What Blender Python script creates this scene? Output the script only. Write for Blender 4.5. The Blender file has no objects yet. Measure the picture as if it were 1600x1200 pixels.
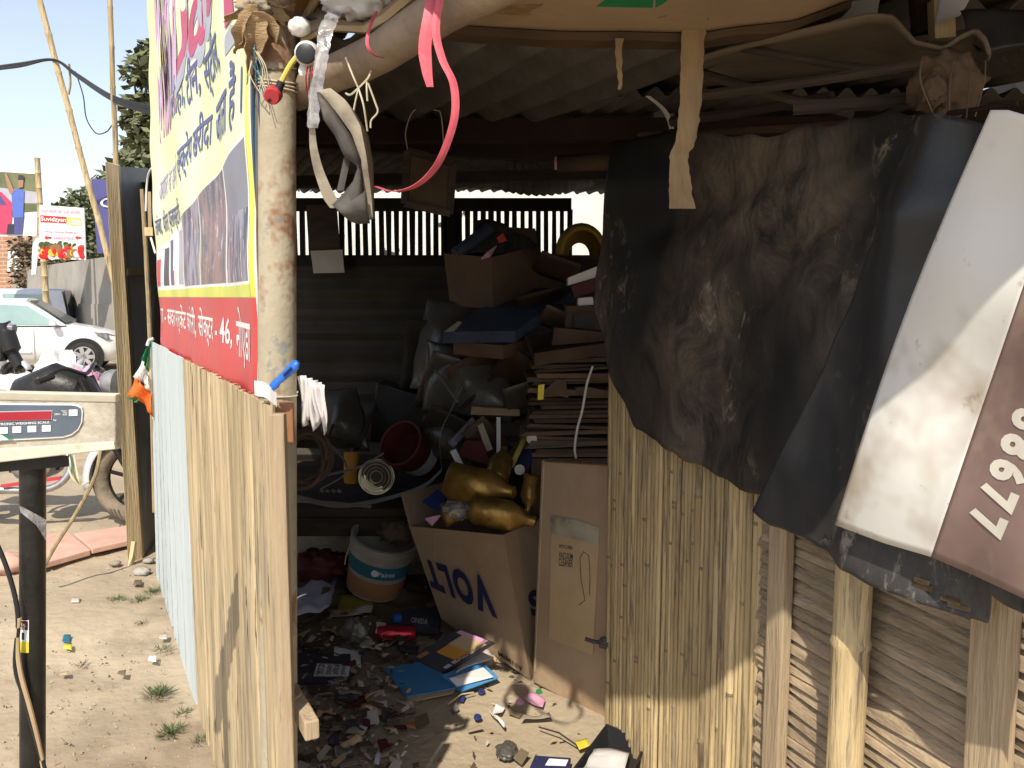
import bpy, bmesh, math, random
from mathutils import Vector, Matrix, Euler, noise
random.seed(7)
R = math.radians
S = bpy.context.scene
COL = S.collection
# ---------------------------------------------------------------- camera
F_PX, PITCH, EYE = 1300.0, R(6), 1.5
cd = bpy.data.cameras.new('camera'); cam = bpy.data.objects.new('camera', cd); COL.objects.link(cam)
cam.location = (0, 0, EYE); cam.rotation_euler = (R(90) - PITCH, 0, 0)
cd.sensor_width = 36; cd.lens = 36 * F_PX / 1600; cd.clip_start = 0.05; cd.clip_end = 2000
S.camera = cam
# ---------------------------------------------------------------- sky, sun, exposure
SUN_AZ, SUN_EL = 13.0, 50.0           # light travels towards +Y turned to +X by SUN_AZ
w = bpy.data.worlds.new('World'); S.world = w; w.use_nodes = True
nt = w.node_tree; nt.nodes.clear()
out = nt.nodes.new('ShaderNodeOutputWorld'); bg = nt.nodes.new('ShaderNodeBackground'); sk = nt.nodes.new('ShaderNodeTexSky')
sk.sky_type = 'NISHITA'; sk.sun_disc = False; sk.sun_elevation = R(SUN_EL)
sk.sun_rotation = R(180 + SUN_AZ); sk.dust_density = 1.0; sk.air_density = 1.0; sk.ozone_density = 1.0; sk.altitude = 0
bg.inputs[1].default_value = 0.15
hz = nt.nodes.new('ShaderNodeHueSaturation'); hz.inputs['Saturation'].default_value = 0.62
nt.links.new(sk.outputs[0], hz.inputs['Color']); nt.links.new(hz.outputs[0], bg.inputs[0]); nt.links.new(bg.outputs[0], out.inputs[0])
sd = bpy.data.lights.new('sun', 'SUN'); sun = bpy.data.objects.new('sun', sd); COL.objects.link(sun)
sd.energy = 3.75; sd.angle = R(0.53); sd.color = (1.0, 0.92, 0.78)
ldir = Vector((math.sin(R(SUN_AZ)) * math.cos(R(SUN_EL)), math.cos(R(SUN_AZ)) * math.cos(R(SUN_EL)), -math.sin(R(SUN_EL))))
sun.rotation_euler = ldir.to_track_quat('-Z', 'Y').to_euler(); sun.location = (-3, -8, 12)
vs = S.view_settings; vs.view_transform = 'Standard'; vs.look = 'None'; vs.gamma = 1; vs.use_curve_mapping = False
vs.exposure = 0.58
S.render.engine = 'CYCLES'; S.cycles.max_bounces = 6; S.cycles.diffuse_bounces = 4; S.cycles.transparent_max_bounces = 6; S.cycles.caustics_reflective = False; S.cycles.caustics_refractive = False
# ---------------------------------------------------------------- picture <-> place
CAM = Vector((0, 0, EYE)); cp, sp = math.cos(PITCH), math.sin(PITCH)
def ray(px, py):
    dx, dy = (px - 800) / F_PX, (600 - py) / F_PX
    return Vector((dx, cp + dy * sp, -sp + dy * cp))
def at(px, py, Y):
    r = ray(px, py); return CAM + r * (Y / r.y)
def gnd(px, py, z=0.0):
    r = ray(px, py); return CAM + r * ((z - EYE) / r.z)
def pln(px, py, P, n):
    r = ray(px, py); return CAM + r * ((P - CAM).dot(n) / r.dot(n))
# left fence line: u runs from its far end to its near end
FA = Vector((-1.9925, 4.5183, 0)); FD = Vector((0.467, -0.8842, 0)).normalized(); FN = Vector((FD.y, -FD.x, 0))
def fen(u, z, off=0.0): return FA + FD * u + FN * off + Vector((0, 0, z))
# right wall line: w runs from the door jamb towards the camera
W0 = Vector((0.3585, 2.7347, 0)); WD = Vector((0.3635, -1, 0)).normalized(); WN = Vector((WD.y, -WD.x, 0))
def wal(w_, z, off=0.0): return W0 + WD * w_ + WN * off + Vector((0, 0, z))
def wpx(px, py, off=0.0): return pln(px, py, W0 + WN * off, WN)
def fpx(px, py, off=0.0): return pln(px, py, FA + FN * off, FN)
def rnd(a, b): return random.uniform(a, b)
V = Vector
# ---------------------------------------------------------------- materials
def _ns(t, typ, **k):
    n = t.nodes.new(typ)
    for a, b in k.items(): setattr(n, a, b)
    return n
MATS = {}
def pm(name, c1, c2=None, scale=6.0, stretch=(1, 1, 1), rough=0.75, bump=0.15, bscale=None, metal=0.0, rndv=0.0, c3=None, s3=2.0, t3=(0.5, 0.7), spec=0.3, detail=6.0, alpha=1.0, trans=0.0, ramp=(0.35, 0.65), dist=0.02, coat=0.0, c4=None, s4=30.0, t4=(0.62, 0.7), crease=False):
    m = bpy.data.materials.new(name); m.use_nodes = True; t = m.node_tree; b = t.nodes['Principled BSDF']; L = t.links.new
    tc = _ns(t, 'ShaderNodeTexCoord'); mp = _ns(t, 'ShaderNodeMapping'); mp.inputs['Scale'].default_value = stretch
    L(tc.outputs['Object'], mp.inputs[0])
    oi = _ns(t, 'ShaderNodeObjectInfo')
    ad = _ns(t, 'ShaderNodeVectorMath', operation='ADD'); mu = _ns(t, 'ShaderNodeVectorMath', operation='SCALE')
    cx = _ns(t, 'ShaderNodeCombineXYZ'); L(oi.outputs['Random'], cx.inputs[0]); L(oi.outputs['Random'], cx.inputs[2])
    L(cx.outputs[0], mu.inputs[0]); mu.inputs['Scale'].default_value = 17.0
    L(mp.outputs[0], ad.inputs[0]); L(mu.outputs[0], ad.inputs[1])
    n1 = _ns(t, 'ShaderNodeTexNoise'); n1.inputs['Scale'].default_value = scale; n1.inputs['Detail'].default_value = min(detail, 4) if detail < 8 else detail; n1.inputs['Roughness'].default_value = 0.62
    L(ad.outputs[0], n1.inputs['Vector'])
    c2 = c2 or tuple(x * 0.72 for x in c1)
    cr = _ns(t, 'ShaderNodeValToRGB'); cr.color_ramp.elements[0].position = ramp[0]; cr.color_ramp.elements[1].position = ramp[1]
    cr.color_ramp.elements[0].color = (*c2, 1); cr.color_ramp.elements[1].color = (*c1, 1)
    L(n1.outputs[0], cr.inputs[0]); col = cr.outputs[0]
    def layer(col, c, s, tt, vec):
        n = _ns(t, 'ShaderNodeTexNoise'); n.inputs['Scale'].default_value = s; n.inputs['Detail'].default_value = 4; n.inputs['Roughness'].default_value = 0.65
        L(vec, n.inputs['Vector'])
        r = _ns(t, 'ShaderNodeMapRange'); r.inputs[1].default_value = tt[0]; r.inputs[2].default_value = tt[1]
        L(n.outputs[0], r.inputs[0])
        x = _ns(t, 'ShaderNodeMix', data_type='RGBA'); L(r.outputs[0], x.inputs['Factor']); L(col, x.inputs[6]); x.inputs[7].default_value = (*c, 1)
        return x.outputs[2]
    if c3: col = layer(col, c3, s3, t3, ad.outputs[0])
    if c4: col = layer(col, c4, s4, t4, ad.outputs[0])
    if rndv:
        h = _ns(t, 'ShaderNodeHueSaturation'); mr = _ns(t, 'ShaderNodeMapRange'); mr.inputs[3].default_value = 1 - rndv; mr.inputs[4].default_value = 1 + rndv
        L(oi.outputs['Random'], mr.inputs[0]); L(mr.outputs[0], h.inputs['Value']); L(col, h.inputs['Color']); col = h.outputs[0]
    L(col, b.inputs['Base Color'])
    b.inputs['Roughness'].default_value = rough; b.inputs['Metallic'].default_value = metal
    b.inputs['Specular IOR Level'].default_value = spec
    b.inputs['Coat Weight'].default_value = coat
    if trans: b.inputs['Transmission Weight'].default_value = trans
    if alpha < 1: b.inputs['Alpha'].default_value = alpha
    if bump:
        n2 = _ns(t, 'ShaderNodeTexNoise'); n2.inputs['Scale'].default_value = bscale or scale * 4; n2.inputs['Detail'].default_value = 3
        if crease: n2.noise_type = 'RIDGED_MULTIFRACTAL'
        L(ad.outputs[0], n2.inputs['Vector'])
        bp = _ns(t, 'ShaderNodeBump'); bp.inputs['Strength'].default_value = bump; bp.inputs['Distance'].default_value = dist
        L(n2.outputs[0], bp.inputs['Height']); L(bp.outputs[0], b.inputs['Normal'])
    MATS[name] = m; return m
def flat(name, c, rough=0.6, **k): return pm(name, c, tuple(x * 0.86 for x in c), rough=rough, bump=k.pop('bump', 0.05), **k)
# ---------------------------------------------------------------- objects
def finish(o, parent=None, label=None, cat=None, group=None, kind=None):
    COL.objects.link(o)
    if parent is not None:
        o.parent = parent
        o.matrix_parent_inverse = Matrix.Translation(-parent.location) if parent.type == 'EMPTY' else Matrix.Identity(4)
    if label: o['label'] = label
    if cat: o['category'] = cat
    if group: o['group'] = group
    if kind: o['kind'] = kind
    return o
def thing(name, loc, label, cat, group=None):
    o = bpy.data.objects.new(name, None); o.empty_display_size = 0.1; o.location = V(loc)
    return finish(o, None, label, cat, group)
class B:
    def __init__(s): s.v = []; s.f = []; s.m = []
    def add(s, vs_, fs, mi=0):
        k = len(s.v); s.v += [V(x) for x in vs_]; s.f += [tuple(i + k for i in q) for q in fs]; s.m += [mi] * len(fs); return s
    def hexa(s, p, mi=0):   # 0-3 bottom ring, 4-7 top ring
        return s.add(p, [(3, 2, 1, 0), (4, 5, 6, 7), (0, 1, 5, 4), (1, 2, 6, 5), (2, 3, 7, 6), (3, 0, 4, 7)], mi)
    def box(s, c, sz, rot=(0, 0, 0), mi=0):
        M = Euler([R(a) for a in rot]).to_matrix(); x, y, z = [q / 2 for q in sz]; c = V(c)
        return s.hexa([c + M @ V(q) for q in ((-x, -y, -z), (x, -y, -z), (x, y, -z), (-x, y, -z), (-x, -y, z), (x, -y, z), (x, y, z), (-x, y, z))], mi)
    def bar(s, a, b, wx, wy, up=(0, 0, 1), mi=0):
        a, b = V(a), V(b); d = (b - a).normalized(); u = V(up)
        if abs(d.dot(u)) > .98: u = V((0, 1, 0))
        x = d.cross(u).normalized(); y = x.cross(d).normalized(); x *= wx / 2; y *= wy / 2
        return s.hexa([a - x - y, a + x - y, a + x + y, a - x + y, b - x - y, b + x - y, b + x + y, b - x + y], mi)
    def tube(s, pts, r, n=8, caps=True, mi=0, flatten=1.0):
        pts = [V(p) for p in pts]; N = len(pts); rs = r if isinstance(r, (list, tuple)) else [r] * N
        t = (pts[1] - pts[0]).normalized(); u = t.orthogonal().normalized(); k = len(s.v)
        for i, p in enumerate(pts):
            tn = (pts[min(i + 1, N - 1)] - pts[max(i - 1, 0)]).normalized()
            u = (u - tn * u.dot(tn)).normalized(); q = tn.cross(u)
            for j in range(n):
                a = 2 * math.pi * j / n; s.v.append(p + (u * math.cos(a) + q * math.sin(a) * flatten) * rs[i])
        for i in range(N - 1):
            for j in range(n):
                s.f.append((k + i * n + j, k + i * n + (j + 1) % n, k + (i + 1) * n + (j + 1) % n, k + (i + 1) * n + j)); s.m.append(mi)
        if caps:
            s.f.append(tuple(k + j for j in range(n - 1, -1, -1))); s.f.append(tuple(k + (N - 1) * n + j for j in range(n))); s.m += [mi, mi]
        return s
    def lathe(s, a, b, prof, n=20, mi=0, caps=True):
        a, b = V(a), V(b); return s.tube_prof(a, b, prof, n, mi, caps)
    def tube_prof(s, a, b, prof, n, mi, caps=True):
        d = b - a; t = d.normalized(); u = t.orthogonal().normalized(); q = t.cross(u); k = len(s.v)
        for (h, r) in prof:
            for j in range(n):
                an = 2 * math.pi * j / n; s.v.append(a + d * h + (u * math.cos(an) + q * math.sin(an)) * r)
        N = len(prof)
        for i in range(N - 1):
            for j in range(n):
                s.f.append((k + i * n + j, k + i * n + (j + 1) % n, k + (i + 1) * n + (j + 1) % n, k + (i + 1) * n + j)); s.m.append(mi)
        if caps and prof[0][1] > 1e-4: s.f.append(tuple(k + j for j in range(n - 1, -1, -1))); s.m.append(mi)
        if caps and prof[-1][1] > 1e-4: s.f.append(tuple(k + (N - 1) * n + j for j in range(n))); s.m.append(mi)
        return s
    def prism(s, poly, vec, mi=0):
        poly = [V(p) for p in poly]; vec = V(vec); n = len(poly); k = len(s.v)
        s.v += poly + [p + vec for p in poly]
        s.f.append(tuple(range(k + n - 1, k - 1, -1))); s.f.append(tuple(range(k + n, k + 2 * n)))
        for i in range(n): s.f.append((k + i, k + (i + 1) % n, k + n + (i + 1) % n, k + n + i))
        s.m += [mi] * (n + 2); return s
    def grid(s, rows, mi=0, skip=None, mfun=None):
        k = len(s.v); nr, nc = len(rows), len(rows[0])
        for r in rows: s.v += [V(p) for p in r]
        for i in range(nr - 1):
            for j in range(nc - 1):
                if skip and skip(i, j): continue
                s.f.append((k + i * nc + j, k + i * nc + j + 1, k + (i + 1) * nc + j + 1, k + (i + 1) * nc + j)); s.m.append(mfun(i, j) if mfun else mi)
        return s
    def mesh(s, name, mats, smooth=False):
        me = bpy.data.meshes.new(name); me.from_pydata([tuple(v) for v in s.v], [], s.f)
        for m in (mats if isinstance(mats, (list, tuple)) else [mats]): me.materials.append(MATS[m] if isinstance(m, str) else m)
        if any(s.m): me.polygons.foreach_set('material_index', s.m)
        if smooth: me.polygons.foreach_set('use_smooth', [True] * len(me.polygons))
        me.update(); return me
    def obj(s, name, mats, parent=None, smooth=False, solid=0, bevel=0, sharp=None, **k):
        me = s.mesh(name, mats, smooth)
        if smooth and sharp is None: sharp = 40
        if smooth: me.set_sharp_from_angle(angle=R(sharp))
        o = bpy.data.objects.new(name, me); finish(o, parent, **k)
        if solid: md = o.modifiers.new('thickness', 'SOLIDIFY'); md.thickness = solid; md.offset = 0
        if bevel: md = o.modifiers.new('edge', 'BEVEL'); md.width = bevel; md.segments = 2; md.limit_method = 'ANGLE'
        return o
def poly_at(pl_, u):
    """point at fraction u of a polyline (by length)"""
    ls = [(pl_[i + 1] - pl_[i]).length for i in range(len(pl_) - 1)]; T = sum(ls) * u
    for i, l in enumerate(ls):
        if T <= l or i == len(ls) - 1: return pl_[i].lerp(pl_[i + 1], min(1, T / max(l, 1e-9)))
        T -= l
def loft(top, bot, nu, nv, wob=None):
    rows = []
    for j in range(nv + 1):
        v = j / nv; row = []
        for i in range(nu + 1):
            u = i / nu; p = poly_at(top, u).lerp(poly_at(bot, u), v)
            if wob: p = p + wob(u, v, p)
            row.append(p)
        rows.append(row)
    return rows
def nz(p, s=1.0, o=0.0): return noise.noise(V(p) * s + V((o, o * 1.7, -o)))
def sub(pts, n=6):
    """smooth curve through points (Catmull-Rom)"""
    pts = [V(p) for p in pts]; out_ = []
    P = [pts[0] * 2 - pts[1]] + pts + [pts[-1] * 2 - pts[-2]]
    for i in range(1, len(P) - 2):
        for k in range(n):
            t = k / n; a, b, c, d = P[i - 1:i + 3]
            out_.append(0.5 * ((2 * b) + (c - a) * t + (2 * a - 5 * b + 4 * c - d) * t * t + (3 * b - a - 3 * c + d) * t ** 3))
    out_.append(pts[-1]); return out_
_TX = {}
def text2d(s, wt=0.0):
    if (s, wt) in _TX: return _TX[s, wt]
    c = bpy.data.curves.new('t', 'FONT'); c.body = s; c.size = 1; c.resolution_u = 3; c.offset = wt
    o = bpy.data.objects.new('t', c); me = bpy.data.meshes.new_from_object(o)
    vs_ = [tuple(v.co)[:2] for v in me.vertices]; fs = [tuple(p.vertices) for p in me.polygons]
    bpy.data.objects.remove(o); bpy.data.meshes.remove(me)
    x0 = min(v[0] for v in vs_); x1 = max(v[0] for v in vs_); y0 = min(v[1] for v in vs_); y1 = max(v[1] for v in vs_)
    _TX[s, wt] = ([((x - x0) / (x1 - x0), (y - y0) / (y1 - y0)) for x, y in vs_], fs); return _TX[s, wt]
def lettering(s, fn, mat, parent, name='lettering', wt=0.012):
    """flat print: fn maps (0..1, 0..1) of the text box to a point on the printed surface"""
    vs_, fs = text2d(s, wt); b = B(); b.add([fn(u, v) for u, v in vs_], fs)
    return b.obj(name, mat, parent)
def quad(c00, c10, c11, c01):
    c = [V(x) for x in (c00, c10, c11, c01)]
    return lambda u, v: (c[0] * (1 - u) + c[1] * u) * (1 - v) + (c[3] * (1 - u) + c[2] * u) * v
# ---------------------------------------------------------------- material library
pm('soil', (.415, .34, .245), (.325, .262, .185), scale=1.6, rough=.95, bump=.5, bscale=22, c3=(.235, .185, .13), s3=1.3, t3=(.54, .72), c4=(.5, .43, .34), s4=60, t4=(.66, .72), dist=.02, spec=.1)
pm('bamboo_node', (.27, .20, .125), (.17, .125, .08), scale=20, rough=.8, bump=.2)
pm('bamboo', (.47, .36, .195), (.32, .24, .13), scale=3, stretch=(14, 14, 1.2), rough=.62, bump=.3, rndv=.3, c3=(.15, .115, .08), s3=3.5, t3=(.52, .66), spec=.3, detail=8, c4=(.30, .265, .21), s4=2.0, t4=(.62, .74))
pm('bamboo_strip', (.50, .395, .24), (.36, .28, .17), scale=2.5, stretch=(16, 16, .8), rough=.8, bump=.35, rndv=.14, c3=(.25, .205, .155), s3=3, t3=(.52, .68), spec=.2, detail=9, ramp=(.40, .58), c4=(.12, .09, .06), s4=4.2, t4=(.60, .66))
pm('pale_blue_paint', (.53, .59, .595), (.47, .525, .53), scale=2.5, stretch=(16, 16, .7), rough=.7, bump=.3, rndv=.06, c3=(.45, .36, .23), s3=4, t3=(.63, .70))
pm('slat_wood', (.36, .275, .18), (.25, .185, .12), scale=3, stretch=(4, 4, 18), rough=.8, bump=.3, rndv=.22, c3=(.15, .11, .08), s3=5, t3=(.62, .75))
pm('batten', (.40, .31, .20), (.30, .22, .14), scale=3, stretch=(12, 12, 1), rough=.8, bump=.3, rndv=.1, c3=(.2, .15, .1), s3=6, t3=(.65, .75))
pm('raw_timber', (.62, .49, .29), (.50, .37, .20), scale=2.5, stretch=(12, 12, 1), rough=.75, bump=.25, rndv=.1, c3=(.30, .22, .13), s3=7, t3=(.66, .75))
pm('dark_sheet', (.30, .30, .29), (.23, .23, .225), scale=3, rough=.8, bump=.1, c3=(.10, .095, .085), s3=2.5, t3=(.6, .8))
pm('galv_pole', (.42, .37, .27), (.33, .28, .20), scale=7, rough=.65, bump=.3, bscale=60, c3=(.23, .12, .065), s3=7, t3=(.535, .62), c4=(.24, .24, .22), s4=22, t4=(.6, .68), dist=.006)
pm('log', (.30, .225, .16), (.20, .15, .11), scale=9, rough=.85, bump=.4, bscale=50, c3=(.15, .115, .09), s3=6, t3=(.55, .7), dist=.006)
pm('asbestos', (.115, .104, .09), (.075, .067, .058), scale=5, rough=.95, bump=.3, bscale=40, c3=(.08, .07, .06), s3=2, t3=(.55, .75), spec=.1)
pm('brown_sheet', (.165, .125, .09), (.11, .083, .06), scale=4, rough=.9, bump=.3, c3=(.11, .085, .065), s3=3, t3=(.55, .72))
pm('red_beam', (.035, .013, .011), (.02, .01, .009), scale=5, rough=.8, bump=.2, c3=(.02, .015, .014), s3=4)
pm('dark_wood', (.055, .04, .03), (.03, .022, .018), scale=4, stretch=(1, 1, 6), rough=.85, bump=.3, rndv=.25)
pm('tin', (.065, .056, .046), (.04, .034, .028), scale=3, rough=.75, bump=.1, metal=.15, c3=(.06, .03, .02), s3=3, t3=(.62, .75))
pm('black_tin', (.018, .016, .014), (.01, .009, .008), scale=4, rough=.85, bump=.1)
pm('white_plaster', (.74, .72, .66), (.64, .61, .54), scale=3, rough=.9, bump=.3, c3=(.06, .05, .045), s3=5.5, t3=(.63, .65))
pm('card', (.345, .25, .165), (.285, .20, .13), scale=3, rough=.85, bump=.12, bscale=30, rndv=.10, c3=(.24, .15, .085), s3=2.2, t3=(.6, .8), spec=.15)
pm('card_dusty_shaded', (.14, .092, .062), (.095, .062, .044), scale=4, rough=.9, bump=.15, rndv=.25, c3=(.11, .085, .065), s3=3, t3=(.55, .75), spec=.1)  # dusty card darkened further: the dim interior's shade is put into its colour
pm('card_pale', (.46, .34, .20), (.40, .285, .165), scale=5, rough=.85, bump=.1, rndv=.12, spec=.15)
pm('card_dark', (.115, .075, .05), (.07, .046, .032), scale=4, rough=.9, bump=.2, rndv=.3, spec=.1)
pm('tape', (.33, .22, .11), (.22, .14, .07), scale=16, stretch=(1, 1, .3), rough=.45, bump=.35, bscale=35, c3=(.2, .13, .07), s3=14, t3=(.62, .72))
pm('flex_white', (.62, .605, .575), (.58, .555, .52), scale=3, rough=.5, bump=.16, bscale=5, crease=True, c3=(.38, .32, .25), s3=3.2, t3=(.47, .62), c4=(.30, .24, .18), s4=18, t4=(.64, .74), dist=.03)
pm('flex_brown', (.285, .195, .165), (.20, .13, .115), scale=4.5, rough=.45, bump=.22, bscale=6, crease=True, c3=(.33, .245, .185), s3=5, t3=(.5, .7), dist=.03)
flat('cream_print', (.72, .67, .57))
pm('flex_yellow', (.73, .76, .32), (.70, .74, .40), scale=2, rough=.4, bump=.12, bscale=6, c3=(.76, .78, .58), s3=1.6, t3=(.45, .7), dist=.02)
flat('print_yellow', (.80, .76, .05), .4); flat('print_lime', (.62, .66, .12), .4)
pm('flex_red', (.56, .055, .06), (.49, .05, .055), scale=4, rough=.38, bump=.15, bscale=9, dist=.02)
flat('print_red', (.62, .03, .03), .4); flat('print_crimson', (.52, .06, .13), .4); flat('print_pink', (.62, .33, .46), .4)
flat('print_lilac', (.50, .42, .58), .4); flat('print_grey', (.42, .42, .48), .4); flat('print_navy', (.085, .085, .24), .4); flat('print_white', (.80, .78, .76), .4)
flat('print_dark', (.05, .045, .06), .4)
pm('print_collage', (.26, .16, .15), (.08, .08, .12), scale=6, stretch=(3, 3, 1), rough=.4, bump=.05, ramp=(.4, .55), c3=(.30, .26, .10), s3=5, t3=(.6, .64), c4=(.5, .45, .47), s4=16, t4=(.6, .66))
pm('print_scrap', (.30, .27, .33), (.06, .055, .09), scale=9, stretch=(3, 3, .7), rough=.4, bump=.05, ramp=(.42, .58), c3=(.30, .07, .06), s3=6, t3=(.56, .62), c4=(.6, .58, .62), s4=22, t4=(.6, .66))
pm('print_slate', (.22, .21, .24), (.17, .165, .2), scale=3, rough=.4, bump=.05)
pm('pink_strap', (.58, .105, .14), (.46, .075, .105), scale=22, rough=.5, bump=.3, bscale=40, dist=.004, c3=(.45, .2, .2), s3=14, t3=(.58, .72)); flat('rope_white', (.58, .54, .47)); flat('twine', (.52, .45, .32))
flat('red_plastic', (.5, .05, .06), .35); flat('black_plastic', (.022, .022, .024), .4); flat('blue_plastic', (.025, .13, .50), .35)
flat('yellow_rope', (.55, .47, .10)); flat('white_plastic', (.72, .70, .66), .45)
pm('jute', (.40, .28, .16), (.26, .17, .09), scale=10, stretch=(1, 1, 6), rough=.9, bump=.5, bscale=70, dist=.006)
pm('dusty_cloth', (.36, .31, .235), (.26, .22, .165), scale=8, rough=.95, bump=.3, bscale=50, c3=(.15, .125, .10), s3=7, t3=(.55, .7), dist=.006)
pm('dusty_black', (.085, .075, .066), (.05, .045, .04), scale=9, rough=.8, bump=.3, c3=(.2, .17, .135), s3=8, t3=(.55, .75), dist=.006)
pm('clear_plastic', (.5, .48, .48), (.14, .13, .14), scale=40, rough=.15, bump=.6, bscale=40, dist=.01, spec=.7, alpha=.5)
pm('poly_sheet', (.105, .096, .084), (.062, .057, .05), scale=5, rough=.35, bump=.5, bscale=8, dist=.03, spec=.5)
pm('poly_strap', (.30, .29, .28), (.20, .19, .185), scale=9, rough=.35, bump=.4, spec=.5)
pm('gold', (.30, .18, .045), (.18, .10, .025), scale=8, rough=.38, bump=.4, bscale=12, metal=.6, c3=(.12, .06, .015), s3=7, t3=(.6, .7))
pm('blue_board', (.06, .08, .125), (.038, .052, .085), scale=6, rough=.5, bump=.08, c3=(.13, .12, .11), s3=4, t3=(.55, .75))
pm('blue_folder', (.07, .26, .52), (.05, .2, .43), scale=5, rough=.5, bump=.08, c3=(.25, .22, .18), s3=6, t3=(.62, .72))
flat('paper', (.70, .67, .66)); flat('paper_dirty', (.45, .40, .35)); flat('paper_lilac', (.52, .50, .58))
flat('dark_blue', (.02, .03, .13)); flat('ink', (.02, .022, .07)); flat('ink_black', (.03, .028, .025)); flat('teal', (.025, .13, .17)); flat('orange', (.55, .25, .04))
flat('flag_green', (.02, .20, .08)); flat('flag_white', (.72, .68, .58)); flat('flag_saffron', (.72, .13, .02)); flat('olive', (.28, .22, .03)); flat('yellow', (.66, .55, .05))
flat('maroon', (.085, .014, .017)); flat('helmet_yellow', (.30, .19, .04)); flat('green_print', (.02, .20, .07)); flat('skin', (.35, .2, .13)); flat('shirt_blue', (.10, .16, .50))
pm('can_red', (.45, .02, .04), (.38, .015, .03), rough=.25, metal=.5, bump=.02); pm('tin_gold', (.42, .38, .24), (.30, .26, .16), scale=9, rough=.35, metal=.7, bump=.1)
pm('steel', (.5, .5, .5), (.38, .38, .37), rough=.3, metal=.9, bump=.05)
pm('rubber', (.018, .018, .018), (.035, .032, .028), scale=8, rough=.85, bump=.2)
pm('dusty_tyre', (.10, .085, .065), (.26, .21, .15), scale=6, rough=.95, bump=.4)
pm('hose', (.16, .105, .07), (.11, .07, .05), scale=8, rough=.7, bump=.15)
pm('bucket_plastic', (.38, .34, .285), (.26, .225, .18), scale=6, rough=.6, bump=.1, c3=(.22, .17, .13), s3=5, t3=(.6, .75)); flat('terracotta', (.34, .16, .075), bump=.1)
pm('car_white', (.78, .78, .77), (.75, .75, .74), rough=.25, bump=0, coat=.6); pm('car_silver', (.58, .59, .62), (.55, .56, .6), rough=.3, bump=0, coat=.5)
pm('glass_dark', (.03, .04, .04), (.05, .07, .065), rough=.08, bump=0, spec=.6); pm('glass_teal', (.30, .42, .40), (.20, .3, .29), scale=.8, rough=.08, bump=0, spec=.7)
pm('tail_red', (.42, .015, .02), rough=.2, bump=0); pm('lamp_glass', (.28, .29, .3), (.12, .12, .13), scale=9, rough=.12, bump=0); pm('hubcap', (.55, .55, .55), rough=.3, metal=.4, bump=0)
pm('concrete', (.36, .335, .30), (.29, .27, .24), scale=1.2, rough=.9, bump=.2, c3=(.24, .22, .2), s3=.8, t3=(.55, .75))
pm('pink_stone', (.56, .35, .28), (.48, .29, .23), scale=4, rough=.85, bump=.2, c3=(.52, .42, .33), s3=5, t3=(.55, .75))
pm('leaf', (.085, .12, .035), (.05, .075, .022), scale=1.5, rough=.6, bump=0, rndv=.2, spec=.3); pm('leaf_pale', (.17, .18, .095), (.10, .115, .055), scale=1.5, rough=.6, bump=0); pm('leaf_dry', (.16, .12, .075), (.10, .075, .045), scale=2, rough=.9, bump=0)
pm('leaf_vivid', (.13, .2, .04), (.09, .14, .03), scale=1.5, rough=.6, bump=0)  # stronger green for the back tree and the shrub
pm('bark', (.16, .125, .09), (.10, .08, .06), scale=5, stretch=(3, 3, .6), rough=.95, bump=.5)
pm('scale_body', (.46, .42, .34), (.34, .30, .235), scale=30, rough=.6, bump=.15, c3=(.22, .17, .11), s3=14, t3=(.57, .66)); pm('scale_rim', (.60, .555, .45), (.52, .475, .38), scale=9, rough=.5, bump=.08, c3=(.4, .33, .2), s3=10, t3=(.62, .72))
pm('scale_panel', (.10, .125, .16), (.085, .105, .135), scale=12, rough=.4, bump=.05); pm('display_red', (.36, .03, .045), (.30, .022, .035), rough=.15, bump=0)
pm('black_paint', (.022, .02, .018), (.012, .011, .01), scale=12, rough=.4, bump=.15, c3=(.13, .11, .085), s3=9, t3=(.62, .75))

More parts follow.
